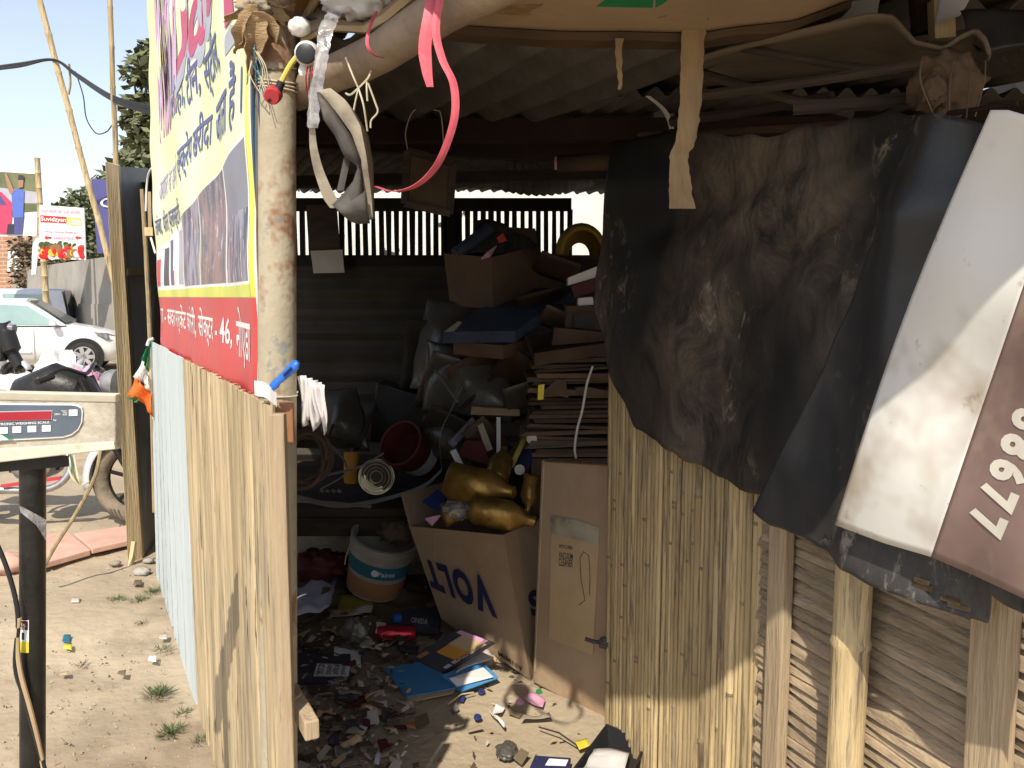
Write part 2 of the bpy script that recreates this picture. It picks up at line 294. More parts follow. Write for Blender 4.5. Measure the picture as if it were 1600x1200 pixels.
def tarp_mat(name, base, dust, pale, cover, rough):
    """thin plastic sheet: black film, a wiped dust coat with streaks, pale scuffs, sharp creases"""
    m = bpy.data.materials.new(name); m.use_nodes = True; t = m.node_tree; b = t.nodes['Principled BSDF']; L = t.links.new
    tc = _ns(t, 'ShaderNodeTexCoord'); mp = _ns(t, 'ShaderNodeMapping'); mp.inputs['Rotation'].default_value = (R(35), 0, R(20)); mp.inputs['Scale'].default_value = (1.0, 1.0, .55); L(tc.outputs['Object'], mp.inputs[0])
    def no(s_, d, r, dist=0.0, v=mp.outputs[0], typ=None):
        n = _ns(t, 'ShaderNodeTexNoise'); n.inputs['Scale'].default_value = s_; n.inputs['Detail'].default_value = d; n.inputs['Roughness'].default_value = r; n.inputs['Distortion'].default_value = dist; L(v, n.inputs['Vector'])
        if typ: n.noise_type = typ
        return n.outputs[0]
    def mr(x, a, c):
        n = _ns(t, 'ShaderNodeMapRange'); n.inputs[1].default_value = a; n.inputs[2].default_value = c; L(x, n.inputs[0]); return n.outputs[0]
    def mul(x, y): n = _ns(t, 'ShaderNodeMath', operation='MULTIPLY'); L(x, n.inputs[0]); L(y, n.inputs[1]); return n.outputs[0]
    def mix(f, c1, c2):
        n = _ns(t, 'ShaderNodeMix', data_type='RGBA'); L(f, n.inputs['Factor'])
        if isinstance(c1, tuple): n.inputs[6].default_value = (*c1, 1)
        else: L(c1, n.inputs[6])
        n.inputs[7].default_value = (*c2, 1); return n.outputs[2]
    big = mr(no(1.5, 2, .5, .6), cover - .08, cover + .10); fine = mr(no(7, 10, .78, 1.2), .36, .62)
    col = mix(mul(big, fine), base, dust)
    scuff = mul(mr(no(20, 8, .75, .8), .56, .66), mr(no(2.2, 2, .5), .5, .62)); col = mix(scuff, col, pale)
    L(col, b.inputs['Base Color'])
    rr = _ns(t, 'ShaderNodeMapRange'); rr.inputs[3].default_value = rough; rr.inputs[4].default_value = .85; L(big, rr.inputs[0]); L(rr.outputs[0], b.inputs['Roughness']); b.inputs['Specular IOR Level'].default_value = .35
    bp = _ns(t, 'ShaderNodeBump'); bp.inputs['Strength'].default_value = .22; bp.inputs['Distance'].default_value = .008; L(no(9, 4, .6, .4, typ='RIDGED_MULTIFRACTAL'), bp.inputs['Height'])
    b2 = _ns(t, 'ShaderNodeBump'); b2.inputs['Strength'].default_value = .25; b2.inputs['Distance'].default_value = .002; L(no(120, 2, .6), b2.inputs['Height']); L(bp.outputs[0], b2.inputs['Normal']); L(b2.outputs[0], b.inputs['Normal'])
    MATS[name] = m
tarp_mat('tarp', (.014, .0135, .014), (.15, .113, .082), (.27, .22, .165), .47, .5)
tarp_mat('tarp_black', (.026, .026, .028), (.085, .077, .068), (.24, .21, .18), .50, .38)
# ================================================================ GROUND
def axis(lo, hi, f0, f1, fine, coarse):
    a = []; x = lo
    while x < hi:
        a.append(x); x += fine if f0 <= x < f1 else coarse
        if x > f0 and a[-1] < f0: x = f0
    a.append(hi); return a
gx = axis(-150, 150, -5, 2.5, .045, 12.0); gy = axis(-30, 260, .8, 8.0, .05, 9.0)
def gz(x, y):
    if not (-5 <= x <= 2.5 and .8 <= y <= 8): return -0.006
    z = .016 * nz((x, y, 0), 1.7) + .012 * nz((x, y, 3), 6) + .006 * nz((x, y, 5), 17)
    return z - .006
b = B(); b.grid([[V((x, y, gz(x, y))) for x in gx] for y in gy]); b.obj('ground', 'soil', smooth=True, sharp=180, kind='structure')
# ================================================================ LEFT FENCE (bamboo strips, some painted)
fence = thing('bamboo_strip_fence', fen(2.0, 0), 'low fence of split bamboo strips under the yellow banner, far end painted pale blue', 'fence')
u = 0.45; k = 0
while u < 3.26:
    painted = u < 1.66
    wd = rnd(.045, .085) if not painted else rnd(.13, .22)
    if u + wd > 3.27: wd = 3.27 - u
    if wd < .03: break
    top = 1.283 + rnd(-.003, .003); lean = max(0, (1.3 - u)) * .35
    b = B(); o1 = rnd(-.003, .003) * (.3 if painted else 1); o2 = rnd(-.002, .002) * (.3 if painted else 1); th = .012
    rows = []
    for j in range(7):
        z = -.02 + (top + .02) * j / 6; sh = -lean * (1 - j / 6); wv = .0016 * math.sin(j * 2.1 + k)
        c = []
        for q, oo in ((0, -th / 2), (.16, th / 2), (.5, th / 2 + .002), (.84, th / 2), (1, -th / 2)) if not painted else ((0, th / 2), (.02, th / 2), (.5, th / 2 + .0005), (.98, th / 2), (1, th / 2)):
            c.append(fen(u + sh + (wd - .004) * q + wv, z, oo + o1 * (1 - j / 6) + o2 * j / 6))
        rows.append(c)
    b.grid(rows)
    b.obj('strip', 'pale_blue_paint' if painted else 'bamboo_strip', fence, solid=.006)
    u += wd; k += 1
for z in (.25, .62, 1.10):
    b = B(); b.bar(fen(.55, z, -.045), fen(3.31 if .5 < z < .7 else 3.08, z, -.045), .03, .042); b.obj('rail', 'batten', fence, bevel=.004)
# edge batten at the near end of the fence
b = B(); b.bar(fen(3.265, -.02, -.004), fen(3.265, 1.27, -.004), .03, .022, up=(0, 1, 0)); b.obj('edge_batten', 'batten', fence, bevel=.003)
# ================================================================ POLE
p_top = at(431, 0, 1.80); p_low = at(436, 1200, 1.78); dirp = (p_low - p_top) / (p_low.z - p_top.z)
P0 = p_top + dirp * (0 - p_top.z); P1 = p_top + dirp * (2.3 - p_top.z)
def pole(z): return P0.lerp(P1, z / 2.3)
b = B(); b.tube([pole(z) for z in [0, .4, .8, 1.0, 1.2, 1.4, 1.6, 1.8, 2.0, 2.3]], .0405, 20)
gp = b.obj('steel_pole', 'galv_pole', smooth=True, label='weathered rusty round steel pole at the shop corner beside the banner', cat='pole')
for z in (1.93, 1.938, 1.946, 1.97, 1.29):
    pts = [pole(z + .004 * math.sin(a * 1.3 + z * 60)) + V((math.cos(a), math.sin(a), .12 * math.sin(a))) * .0425 for a in [i * math.pi / 9 for i in range(19)]]
    B().tube(pts, .0022, 5).obj('wire_wrap', 'twine' if z < 1.95 else 'hose', gp)
# brick-coloured painted block fixed to the pole
t = V(at(446, 660, 1.72)); b = B(); b.box(t + V((0, 0, .0)), (.035, .03, .085), (0, 0, 10)); b.obj('wooden_block', 'terracotta', label='small reddish wood block wedged beside the pole at fence top', cat='block', bevel=.004)
# ================================================================ BANNER (flex on a frame above the fence)
ban = thing('flex_banner', fen(2, 1.25), 'tall yellow and red flex banner with dark blue Hindi lettering above the fence', 'banner')
def bw(u, v): return .006 * math.sin(u * 5.3 + v * 2) + .004 * math.sin(u * 13 + v * 5) + .003 * math.sin(v * 21)
def bp_(u, z, k=0): return fen(u, z, -.012 + bw(u, z) + .0005 * k)
def panel(name, u0, u1, z0, z1, mat, k, nu=24, nv=12, z1b=None, parent=ban):
    b = B(); rows = []
    for j in range(nv + 1):
        rows.append([bp_(u0 + (u1 - u0) * i / nu, (z1 + ((z1b - z1) * (i / nu) if z1b is not None else 0)) + (z0 - (z1 + ((z1b - z1) * (i / nu) if z1b is not None else 0))) * j / nv, k) for i in range(nu + 1)])
    b.grid(rows); return b.obj(name, mat, parent, smooth=True, sharp=180)
panel('flex_sheet', .78, 3.085, 1.16, 2.95, 'flex_yellow', 0, 60, 50)
B().grid([[fen(.78 + 2.305 * i / 30, 2.95 - 1.79 * j / 20, -.034) for i in range(31)] for j in range(21)]).obj('backing_sheet', 'print_white', ban)
panel('yellow_border', 3.00, 3.055, 1.50, 2.95, 'print_yellow', 1, 3, 50)
panel('white_border', 3.055, 3.087, 1.16, 2.95, 'print_white', 2, 3, 50)
panel('red_band', .78, 3.055, 1.16, 1.498, 'flex_red', 1, 50, 12)
panel('bright_red_edge', 3.00, 3.055, 1.16, 1.498, 'print_red', 2, 3, 12)
panel('lime_rule', .78, 3.0, 1.498, 1.528, 'print_lime', 2, 50, 2)
panel('photo_backing', .80, 3.0, 1.526, 1.70, 'print_white', 2, 40, 8, z1b=1.862)
panel('scrap_photo', 1.80, 2.20, 1.536, 1.775, 'print_scrap', 3, 10, 8, z1b=1.80)
panel('scrap_photo', 2.22, 2.62, 1.536, 1.80, 'print_collage', 3, 10, 8, z1b=1.83)
panel('scrap_photo', 2.64, 2.985, 1.536, 1.70, 'print_scrap', 3, 10, 8, z1b=1.70)
panel('scrap_photo', 2.64, 2.985, 1.70, 1.832, 'print_slate', 3, 10, 6, z1b=1.85)
for (u0, u1, m, z1) in ((.86, 1.02, 'print_red', 1.66), (1.10, 1.24, 'print_dark', 1.70), (1.32, 1.42, 'print_navy', 1.72), (1.42, 1.46, 'print_red', 1.6), (1.58, 1.72, 'print_grey', 1.74)):
    panel('goods_picture', u0, u1, 1.545, z1, m, 3, 4, 6)
def ban_text(s, u0, u1, z0, z1, mat, k=4, slant=0.0): lettering(s, lambda a, c: bp_(u0 + (u1 - u0) * a, z0 + (z1 - z0) * c + slant * a, k), mat, ban)
ban_text('पता - सदर मार्केट कालोनी, सेक्टर - 46,', .86, 2.66, 1.36, 1.475, 'print_white', 3, -.012)
ban_text('नोएडा', 2.71, 2.965, 1.325, 1.475, 'print_white', 3)
ban_text('स्क्रेप खरीदा', 1.76, 2.46, 1.885, 2.035, 'print_navy')
ban_text('जाता', 2.52, 2.76, 1.90, 2.005, 'print_navy')
ban_text('हैं ।', 2.80, 2.965, 1.885, 2.05, 'print_navy')
ban_text('लोहा,', 1.68, 2.0, 2.10, 2.26, 'print_navy'); ban_text('टीन,', 2.06, 2.32, 2.075, 2.225, 'print_navy'); ban_text('स्टील,', 2.37, 2.68, 2.04, 2.20, 'print_navy')
ban_text('तांबा, पीतल, प्लास्टिक', .88, 1.70, 1.74, 1.86, 'print_navy'); ban_text('अखबार व सभी', 1.0, 1.66, 1.90, 2.02, 'print_lilac')
ban_text('Nashir', 1.12, 1.86, 2.12, 2.78, 'print_pink'); ban_text('Nashir', 1.20, 1.90, 2.16, 2.82, 'print_lilac', 3)
for (s_, u0, u1, z0, z1) in (('J', 1.80, 2.12, 2.235, 2.75), ('a', 2.13, 2.40, 2.21, 2.50), ('b', 2.42, 2.62, 2.245, 2.75), ('i', 2.79, 2.90, 2.13, 2.60)):
    ban_text(s_, u0 - .03, u1, z0 - .055, z1, 'print_grey', 3); ban_text(s_, u0, u1 + .02, z0, z1, 'print_crimson', 5)
# back frame and wiring bundle at its near edge
for (u_, m) in ((3.06, 'batten'), (.82, 'batten')): B().bar(fen(u_, 1.05, -.052), fen(u_, 2.93, -.052), .035, .03, up=(0, 1, 0)).obj('frame_post', m, ban)
for i, (m, r_) in enumerate((('blue_board', .0042), ('teal', .003), ('red_plastic', .0028), ('hose', .0035), ('paper_dirty', .0025), ('blue_board', .003))):
    pts = [fen(3.095 + .005 * i + .002 * math.sin(z * 7 + i * 2), z, -.010 - .004 * (i % 3) + .004 * math.sin(z * 11 + i)) for z in [1.22 + .06 * q for q in range(17 - (i % 3))]]
    B().tube(pts, r_, 6).obj('electric_wire', m, smooth=True, label=['thick blue', 'teal', 'red', 'brown', 'white', 'thin blue'][i] + ' electric wire running up the banner edge beside the pole', cat='wire', group='wires along the banner edge')
# ================================================================ RIGHT WALL: upright canes and a slatted screen
can = thing('cane_screen', wal(.4, 0), 'wall panel of upright bamboo canes beside the doorway and cartons', 'wall')
w_ = -.06; k = 0
while w_ < .80:
    r_ = rnd(.0082, .0118); x = w_ + r_; b = B(); pts = []; rs = []
    nodes = sorted(rnd(0, 1.7) for _ in range(2)); lx = rnd(-.004, .004); lo = rnd(-.004, .004)
    zt = 1.70
    zs = sorted(set([0, .3, .7, 1.1, 1.5, zt] + [n_ + d for n_ in nodes for d in (-.005, 0, .005)]))
    for z in zs:
        if not 0 <= z <= zt: continue
        kn = any(abs(z - n_) < .004 for n_ in nodes)
        pts.append(wal(x + lx * (z / 2) + .003 * math.sin(z * 3 + k), z, .012 + lo)); rs.append(r_ * (1.22 if kn else 1.0))
    b.tube(pts, rs, 8)
    for q_ in range(len(b.f) - 2):
        z_ = sum(b.v[i_].z for i_ in b.f[q_]) / 4
        if any(abs(z_ - n_) < .0052 for n_ in nodes): b.m[q_] = 1
    b.obj('cane', ['bamboo', 'bamboo_node'], can, smooth=True, sharp=60)
    w_ += 2 * r_ + (.008 if k in (17, 29) else rnd(.0002, .0014)); k += 1
for z in (.5, 1.1, 1.62): B().bar(wal(-.03, z, -.02), wal(.84, z, -.02), .03, .03).obj('rail', 'batten', can)
sl = thing('slat_screen', wal(1.2, 0), 'screen of horizontal split bamboo slats held by upright posts under the tarpaulin', 'wall')
z = .02; k = 0
while z < 1.14:
    h = rnd(.020, .036); b = B(); tl = rnd(-.014, .014); rows = []
    for j in range(13):
        w_ = .795 + rnd(0, .012) * (j == 0) + 1.25 * j / 12; zz = z + tl * (j / 8 - .5) + .003 * math.sin(j * 1.7 + k); oo = .004 * math.sin(j * 1.1 + k * 2)
        rows.append([wal(w_, zz - .004, .030 + oo), wal(w_, zz + h * .35, .026 + oo), wal(w_, zz + h + .004, .004 + oo), wal(w_, zz + h, -.004)])
    b.grid(rows); b.obj('slat', 'slat_wood', sl, solid=.004)
    z += h * rnd(.82, 1.15); k += 1
B().bar(wal(.905, -.02, .05), wal(.905, 1.3, .05), .06, .028, up=tuple(WN)).obj('batten_post', 'batten', sl, bevel=.004)
B().bar(wal(1.47, -.02, .05), wal(1.455, 1.5, .05), .075, .03, up=tuple(WN)).obj('batten_post', 'batten', sl, bevel=.004)
b = B(); zs = [0, .2, .40, .412, .424, .6, .80, .812, .824, 1.0, 1.22]
b.tube([wal(1.165 + .008 * z, z, .085) for z in zs], [.036 if abs(z - .412) > .001 and abs(z - .812) > .001 else .040 for z in zs], 14); b.obj('bamboo_post', 'bamboo', sl, smooth=True)
# loose plank at the foot
B().hexa([gnd(1000, 1165, .02), gnd(1085, 1230, .02), gnd(1100, 1225, .02), gnd(1015, 1160, .02), gnd(1000, 1165, .02) + V((0, 0, .05)), gnd(1085, 1230, .02) + V((0, 0, .12)), gnd(1100, 1225, .02) + V((.0, .0, .12)), gnd(1015, 1160, .02) + V((0, 0, .05))]).obj('loose_plank', 'card', label='brown board leaning at the foot of the cane wall', cat='board')
# unseen flank of the shed
b = B(); rows = [[V((2.3 + .012 * math.sin(y * 40), y, z)) for y in [1.2 + .1 * i for i in range(42)]] for z in (0, 1.2, 2.5)]; b.grid(rows); b.obj('side_tin_wall', 'tin', solid=.003, label='corrugated tin wall closing the far right side of the shed', cat='wall')
# ================================================================ BACK WALL
YB = 5.3
bk = thing('tin_back_wall', (-.2, YB, 0), 'dark corrugated tin back wall with a slotted top the light comes through', 'wall')
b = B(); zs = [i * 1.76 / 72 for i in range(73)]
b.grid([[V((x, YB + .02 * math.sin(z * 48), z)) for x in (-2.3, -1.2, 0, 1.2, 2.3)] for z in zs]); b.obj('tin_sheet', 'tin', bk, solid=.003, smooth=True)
xa, xb = at(436, 360, YB).x, at(890, 360, YB).x
zt0, zt1 = at(600, 403, YB).z, at(600, 330, YB).z
B().box(((xa + xb) / 2, YB, zt1 + .04), (xb - xa + .02, .03, .08)).obj('grille_rail', 'black_tin', bk)
B().box(((xa + xb) / 2, YB - .01, zt0 - .02), (xb - xa + .02, .03, .05)).obj('grille_rail', 'black_tin', bk)
nb = 37; pit = (xb - xa) / nb
for i in range(nb + 1):
    x = xa + pit * i; wd = pit * (.60 + rnd(-.05, .05)) if i not in (22,) else pit * 1.7
    B().hexa([V((x + sx * wd / 2 + (rnd(-.004, .004)), YB + sy * .008, z)) for z in (zt0, zt1 + .01) for sx, sy in ((-1, -1), (1, -1), (1, 1), (-1, 1))]).obj('grille_bar', 'black_tin', bk)
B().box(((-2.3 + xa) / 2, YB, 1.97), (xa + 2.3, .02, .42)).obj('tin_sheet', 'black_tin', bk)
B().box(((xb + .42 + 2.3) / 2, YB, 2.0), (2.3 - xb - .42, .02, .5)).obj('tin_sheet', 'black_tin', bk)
# white plaster wall behind the shed
b = B(); b.box((.95, 6.75, 1.6), (2.9, .2, 3.2)); b.box((-1.35, 6.76, 1.16), (1.7, .2, 2.32)); b.obj('plaster_wall', 'white_plaster', label='sunlit white plaster wall with peeling patches behind the shed', cat='wall')
# ================================================================ ROOF
rf = thing('shed_roof', (0, 3, 2.1), 'sagging roof of old grey corrugated cement sheets over the shop', 'roof')
def corr(name, o, c, e, lc, le, amp=.024, pitch=.145, mat='asbestos', parent=rf, nlen=8, wob=.012, solid=.006, edgef=None):
    """corrugated sheet: corrugations run along c, waves across e"""
    o, c, e = V(o), V(c).normalized(), V(e).normalized(); n = int(le / pitch * 10); b = B(); rows = []
    nrm = c.cross(e).normalized(); nrm = nrm if nrm.z > 0 else -nrm
    for j in range(nlen + 1):
        row = []
        for i in range(n + 1):
            x = le * i / n; y = lc * j / nlen; y += edgef(x) * (1 - j / nlen) if edgef else 0
            row.append(o + c * y + e * x + nrm * (amp * math.cos(2 * math.pi * x / pitch)) + V((0, 0, wob * nz((x, y, 1), 1.1))))
        rows.append(row)
    b.grid(rows); return b.obj(name, mat, parent, smooth=True, solid=solid)
cdir = V((-.42, 1.0, .05)); edir = V((1, .06, 0))
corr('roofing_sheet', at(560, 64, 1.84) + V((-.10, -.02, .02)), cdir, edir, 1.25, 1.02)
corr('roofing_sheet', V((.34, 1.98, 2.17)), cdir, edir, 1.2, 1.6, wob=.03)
# rear slope: waves run across, sagging at the far eave
b = B(); rows = []
for j in range(15):
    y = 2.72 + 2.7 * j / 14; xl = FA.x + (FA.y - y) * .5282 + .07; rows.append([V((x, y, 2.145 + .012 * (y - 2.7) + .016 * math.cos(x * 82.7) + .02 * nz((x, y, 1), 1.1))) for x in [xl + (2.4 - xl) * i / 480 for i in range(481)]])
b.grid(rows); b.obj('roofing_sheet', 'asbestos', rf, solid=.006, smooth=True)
# sagging sheet at the back above the grille
b = B(); rows = []
for j in range(5):
    rows.append([at(700 + 245 * i / 60, 283 + 22 * math.sin(math.pi * min(1, max(0, (i - 10) / 50.0))) ** 1.0 + 1.8 * math.sin(i * 2.1) - 14 * j, 5.0 - .25 * j) for i in range(61)])
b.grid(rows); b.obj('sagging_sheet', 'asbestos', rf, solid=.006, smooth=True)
# overhang in front, mostly out of view: boards added and outlined to cast the eave shadow
def eave(name, pts, z, th, mat, parent=rf, **k): b = B(); b.prism([V((x, y, z)) for x, y in pts], (0, 0, th)); return b.obj(name, mat, parent, **k)
eave('shading_eave_board', [(-.50, 1.95), (-.56, 1.70), (.17, .74), (.5, .63), (1.6, .55), (2.35, 1.2), (2.35, 2.3), (.5, 2.2), (-.30, 2.2)], 2.20, .012, 'card_dark')
eave('shading_eave_board', [(.10, 1.0), (.45, .85), (1.5, .85), (1.5, 1.5), (.2, 1.5)], 2.13, .03, 'brown_sheet')
# beams
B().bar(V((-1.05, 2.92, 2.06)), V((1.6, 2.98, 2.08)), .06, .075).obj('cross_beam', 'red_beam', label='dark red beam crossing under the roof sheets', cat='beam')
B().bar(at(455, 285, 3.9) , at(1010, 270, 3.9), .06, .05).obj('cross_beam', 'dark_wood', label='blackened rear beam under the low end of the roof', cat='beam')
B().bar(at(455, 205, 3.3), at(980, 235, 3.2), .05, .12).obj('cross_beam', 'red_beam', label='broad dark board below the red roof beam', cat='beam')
lg = B(); A_, B_ = at(462, 152, 1.86), at(742, -6, 1.44)
dd = (B_ - A_); pts = [A_ + dd * q + V((0, 0, .006 * math.sin(q * 9))) for q in [0, .1, .25, .4, .55, .7, .85, 1, 1.25, 1.5]]
lg.tube(pts, [.030, .034, .036, .0375, .037, .0385, .038, .037, .037, .035], 16); lg.obj('log_beam', 'log', smooth=True, label='round log beam running from the pole up to the eave', cat='beam')
# ================================================================ TARPAULINS AND FLEX ON THE RIGHT
def pxcurve(pl_, off): return [wpx(x, y, off) for x, y in pl_]
def scr(p):
    d = p - CAM; dep = d.y * cp - d.z * sp; return 800 + F_PX * d.x / dep, 600 - F_PX * (d.y * sp + d.z * cp) / dep
def tarp_w(u, v, p):
    x_, y_ = scr(p); an = math.atan2(y_ - 175, x_ - 1460); rr_ = min(1, math.hypot(y_ - 175, x_ - 1460) / 420)
    f = .014 * rr_ * (math.sin(an * 13 + 1.5 * nz(p, 2)) + .5 * math.sin(an * 29)) + .012 * math.sin(9 * u + 5 * v + 2 * nz(p, 2)) + .010 * nz(p, 2.6) + .004 * nz(p, 8, 3)
    return WN * (f * min(1, 5 * v + .15))
top = pxcurve([(944, 300), (957, 222), (1050, 205), (1200, 214), (1330, 188), (1450, 172), (1520, 190)], .07)
bot = pxcurve([(926, 478), (948, 545), (985, 662), (1058, 716), (1125, 747), (1200, 782), (1340, 800), (1500, 830)], .10)
def rag(u, v, p):
    q = tarp_w(u, v, p)
    return q + (V((0, 0, .012 * nz(p, 14, 2))) if v > .97 or v < .03 else V((0, 0, 0)))
b = B(); b.grid(loft(top, bot, 90, 60, rag)); b.obj('black_tarpaulin', 'tarp', smooth=True, sharp=180, solid=.002, label='large dusty black tarpaulin draped over the upper cane wall', cat='tarpaulin')
def t2w(u, v, p): return WN * (.020 * math.sin(11 * u - 4 * v) + .02 * nz(p, 4, 5) + .01 * nz(p, 10, 1)) * min(1, 4 * v + .2) + (V((0, 0, .008 * nz(p, 16, 2))) if v > .97 else V((0, 0, 0)))
top = pxcurve([(1436, 182), (1470, 176), (1520, 190), (1575, 205), (1640, 220)], .14)
bot = pxcurve([(1181, 797), (1200, 822), (1290, 865), (1370, 905), (1440, 945), (1530, 978), (1548, 930), (1640, 962)], .17)
b = B(); G = loft(top, bot, 110, 90, t2w)
def hole(i, j):
    x, y = scr(G[i][j]); n_ = 10 * nz((x * .1, y * .1, 0), 1.3)
    for (cx, cy, rx, ry) in ((1438, 908, 20, 7), (1490, 938, 28, 8), (1290, 841, 6, 4)):
        dx, dy = x - cx, (y - cy) - .42 * (x - cx)
        if (dx / (rx + n_)) ** 2 + (dy / (ry + n_ * .4)) ** 2 < 1: return True
    return False
b.grid(G, skip=hole); b.obj('folded_tarpaulin', 'tarp_black', smooth=True, sharp=180, solid=.002, label='black plastic sheet hanging behind the white flex, torn holes at its lower edge', cat='tarpaulin')
def foff(px, py): return .215 + .012 * math.sin(px * .021 + py * .006) + .008 * math.sin(py * .017 - px * .008)
fw = thing('hanging_flex', wpx(1455, 870, .21), 'dirty white and brown flex sheet hung over the tarpaulin with cream digits', 'flex sheet')
def fgrid(topp, botp, nu, nv):
    rows = []
    tp = [V((x, y, 0)) for x, y in topp]; bp2 = [V((x, y, 0)) for x, y in botp]
    for j in range(nv + 1):
        row = []
        for i in range(nu + 1):
            q = poly_at(tp, i / nu).lerp(poly_at(bp2, i / nu), j / nv)
            bend = -14 * math.sin(math.pi * j / nv) * (1 - i / nu) * (1 if topp[0][0] < 1600 else 0)
            row.append(wpx(q.x + bend, q.y, foff(q.x + bend, q.y)))
        rows.append(row)
    return rows
b = B(); b.grid(fgrid([(1548, 172), (1575, 172), (1610, 182), (1682, 205)], [(1305, 820), (1380, 848), (1455, 870)], 30, 60)); b.obj('white_flex', 'flex_white', fw, smooth=True, sharp=180, solid=.0015)
b = B(); b.grid(fgrid([(1682, 205), (1760, 230), (1860, 260)], [(1455, 870), (1520, 898), (1600, 935), (1720, 992)], 40, 60)); b.obj('brown_flex', 'flex_brown', fw, smooth=True, sharp=180, solid=.0015)
# digits: baseline runs down-left at -113 degrees
ang = R(-113); bx, by = math.cos(ang), -math.sin(ang); ux, uy = math.cos(ang + math.pi / 2), -math.sin(ang + math.pi / 2)
for i, ch in enumerate('88677'):
    sx, sy = 1588 - (17.2 * i), 632 + 39.5 * i
    def fnn(a, c, sx=sx, sy=sy):
        X = sx + bx * 33 * a + ux * 62 * c; Y_ = sy + by * 33 * a + uy * 62 * c
        return wpx(X, Y_, foff(X, Y_) + .0022)
    lettering(ch, fnn, 'cream_print', fw, 'digit', wt=.05)
# ---------------------------------------------------------------- sticks, boards and rags under the right eave
for i, (a, c, r_, m, lb) in enumerate((((1090, 150, 1.95), (1470, 95, 1.6), .012, 'dark_wood', 'thin dark stick under the curved brown roof sheet'),
        ((1160, 75, 1.9), (1430, 118, 1.75), .010, 'dark_wood', 'dark stick slanting down right under the brown roof sheet'),
        ((1240, 168, 1.8), (1450, 150, 1.7), .016, 'dark_wood', 'short bamboo stub tied above the tarpaulin'),
        ((1000, 212, 2.55), (1480, 182, 1.62), .010, 'hose', 'long thin rod along the top edge of the tarpaulin'),
        ((1050, 190, 2.3), (1300, 150, 1.9), .014, 'dark_wood', 'sooty stick crossing above the tarpaulin top'),
        ((1080, 110, 2.1), (1330, 178, 1.75), .012, 'dark_wood', 'blackened stick slanting towards the tarpaulin knot'),
        ((1425, 183, 1.66), (1590, 160, 1.5), .006, 'red_beam', 'thin reddish rod above the white flex'))):
    B().tube([at(*a), at((a[0] + c[0]) / 2, (a[1] + c[1]) / 2 + 3, (a[2] + c[2]) / 2), at(*c)], [r_, r_ * .9, r_ * .8], 8).obj('roof_stick', m, smooth=True, label=lb, cat='stick', group='sticks under the right eave')
# curved brown roof sheet
tp_ = [at(*q) for q in ((1075, 96, 1.9), (1130, 78, 1.88), (1250, 48, 1.8), (1360, 22, 1.72), (1395, 26, 1.7), (1430, 66, 1.66), (1475, 76, 1.62), (1500, 58, 1.6), (1525, 46, 1.58), (1540, 62, 1.56), (1546, 84, 1.55))]
bt_ = [at(*q) for q in ((1060, 140, 2.45), (1150, 128, 2.4), (1250, 118, 2.3), (1330, 108, 2.2), (1390, 98, 2.1), (1420, 96, 2.05), (1450, 92, 2.0), (1480, 90, 1.95), (1505, 88, 1.9), (1530, 90, 1.85), (1545, 95, 1.8))]
b = B(); b.grid(loft(tp_, bt_, 60, 8)); b.obj('curved_roof_sheet', 'brown_sheet', smooth=True, sharp=180, solid=.007, label='brown curved cement sheet hanging at the right eave', cat='roof sheet')
# rag bundle and strings
def lump(c, rad, mat, name, lab, cat, seed=0, n=18, amp=.35, parent=None, freq=3.0, group=None):
    b = B(); rows = []
    for i in range(n + 1):
        th = math.pi * i / n; row = []
        for j in range(n * 2 + 1):
            ph = 2 * math.pi * (j % (n * 2)) / (n * 2); d = V((math.sin(th) * math.cos(ph), math.sin(th) * math.sin(ph), math.cos(th)))
            k = 1 + amp * nz(d * freq, 1, seed) + amp * .5 * nz(d * freq * 2.7, 1, seed + 3)
            row.append(V(c) + V((d.x * rad[0], d.y * rad[1], d.z * rad[2])) * k)
        rows.append(row)
    b.grid(rows); return b.obj(name, mat, parent, smooth=True, sharp=180, label=lab, cat=cat, group=group)
rb = lump(at(1478, 135, 1.62), (.065, .05, .06), 'card_dark', 'rag_bundle', 'brown rag bundle tied under the eave above the white flex', 'rag', 4, amp=.3)
lump(at(1460, 140, 1.57), (.022, .014, .028), 'card_dusty_shaded', 'pale_fold', None, None, 2, parent=rb)
for i in range(5):
    x = 1440 + 25 * i; q = at(x, 95, 1.57); B().tube(sub([q, q + V((rnd(-.02, .02), -.01, -.04)), q + V((rnd(-.04, .04), -.01, -.09 - rnd(0, .05)))]), .0014, 5).obj('string_end', 'card_dusty_shaded' if i % 2 else 'hose', rb)
# things on top of the roof at the upper right
b = B(); b.grid(loft([at(1500, 18, 1.75), at(1555, 8, 1.7), at(1640, 20, 1.7)], [at(1530, 78, 1.68), at(1570, 74, 1.66), at(1640, 72, 1.66)], 16, 10, lambda u, v, p: V((0, .03 * nz(p, 12), .012 * nz(p, 18))))); b.obj('plastic_sack', 'tarp_black', smooth=True, sharp=180, solid=.004, label='shiny black plastic lying on the roof at the top right corner', cat='plastic sheet')
B().bar(at(1470, 0, 1.9), at(1472, 62, 1.9), .045, .03).obj('timber_offcut', 'raw_timber', label='short pale timber offcut standing on the roof', cat='timber')
B().bar(at(1440, -20, 1.95), at(1446, 52, 1.95), .05, .03).obj('timber_offcut', 'dark_wood', label='dark timber post stub beside the pale roof offcut', cat='timber')
b = B(); b.grid(loft([at(1462, -20, 1.85), at(1530, -25, 1.8)], [at(1462, 36, 1.85), at(1500, 24, 1.83)], 10, 8, lambda u, v, p: V((0, .02 * nz(p, 15), 0)))); b.obj('white_cloth', 'paper_lilac', solid=.003, smooth=True, label='scrap of white cloth over the roof edge at the top right', cat='cloth')
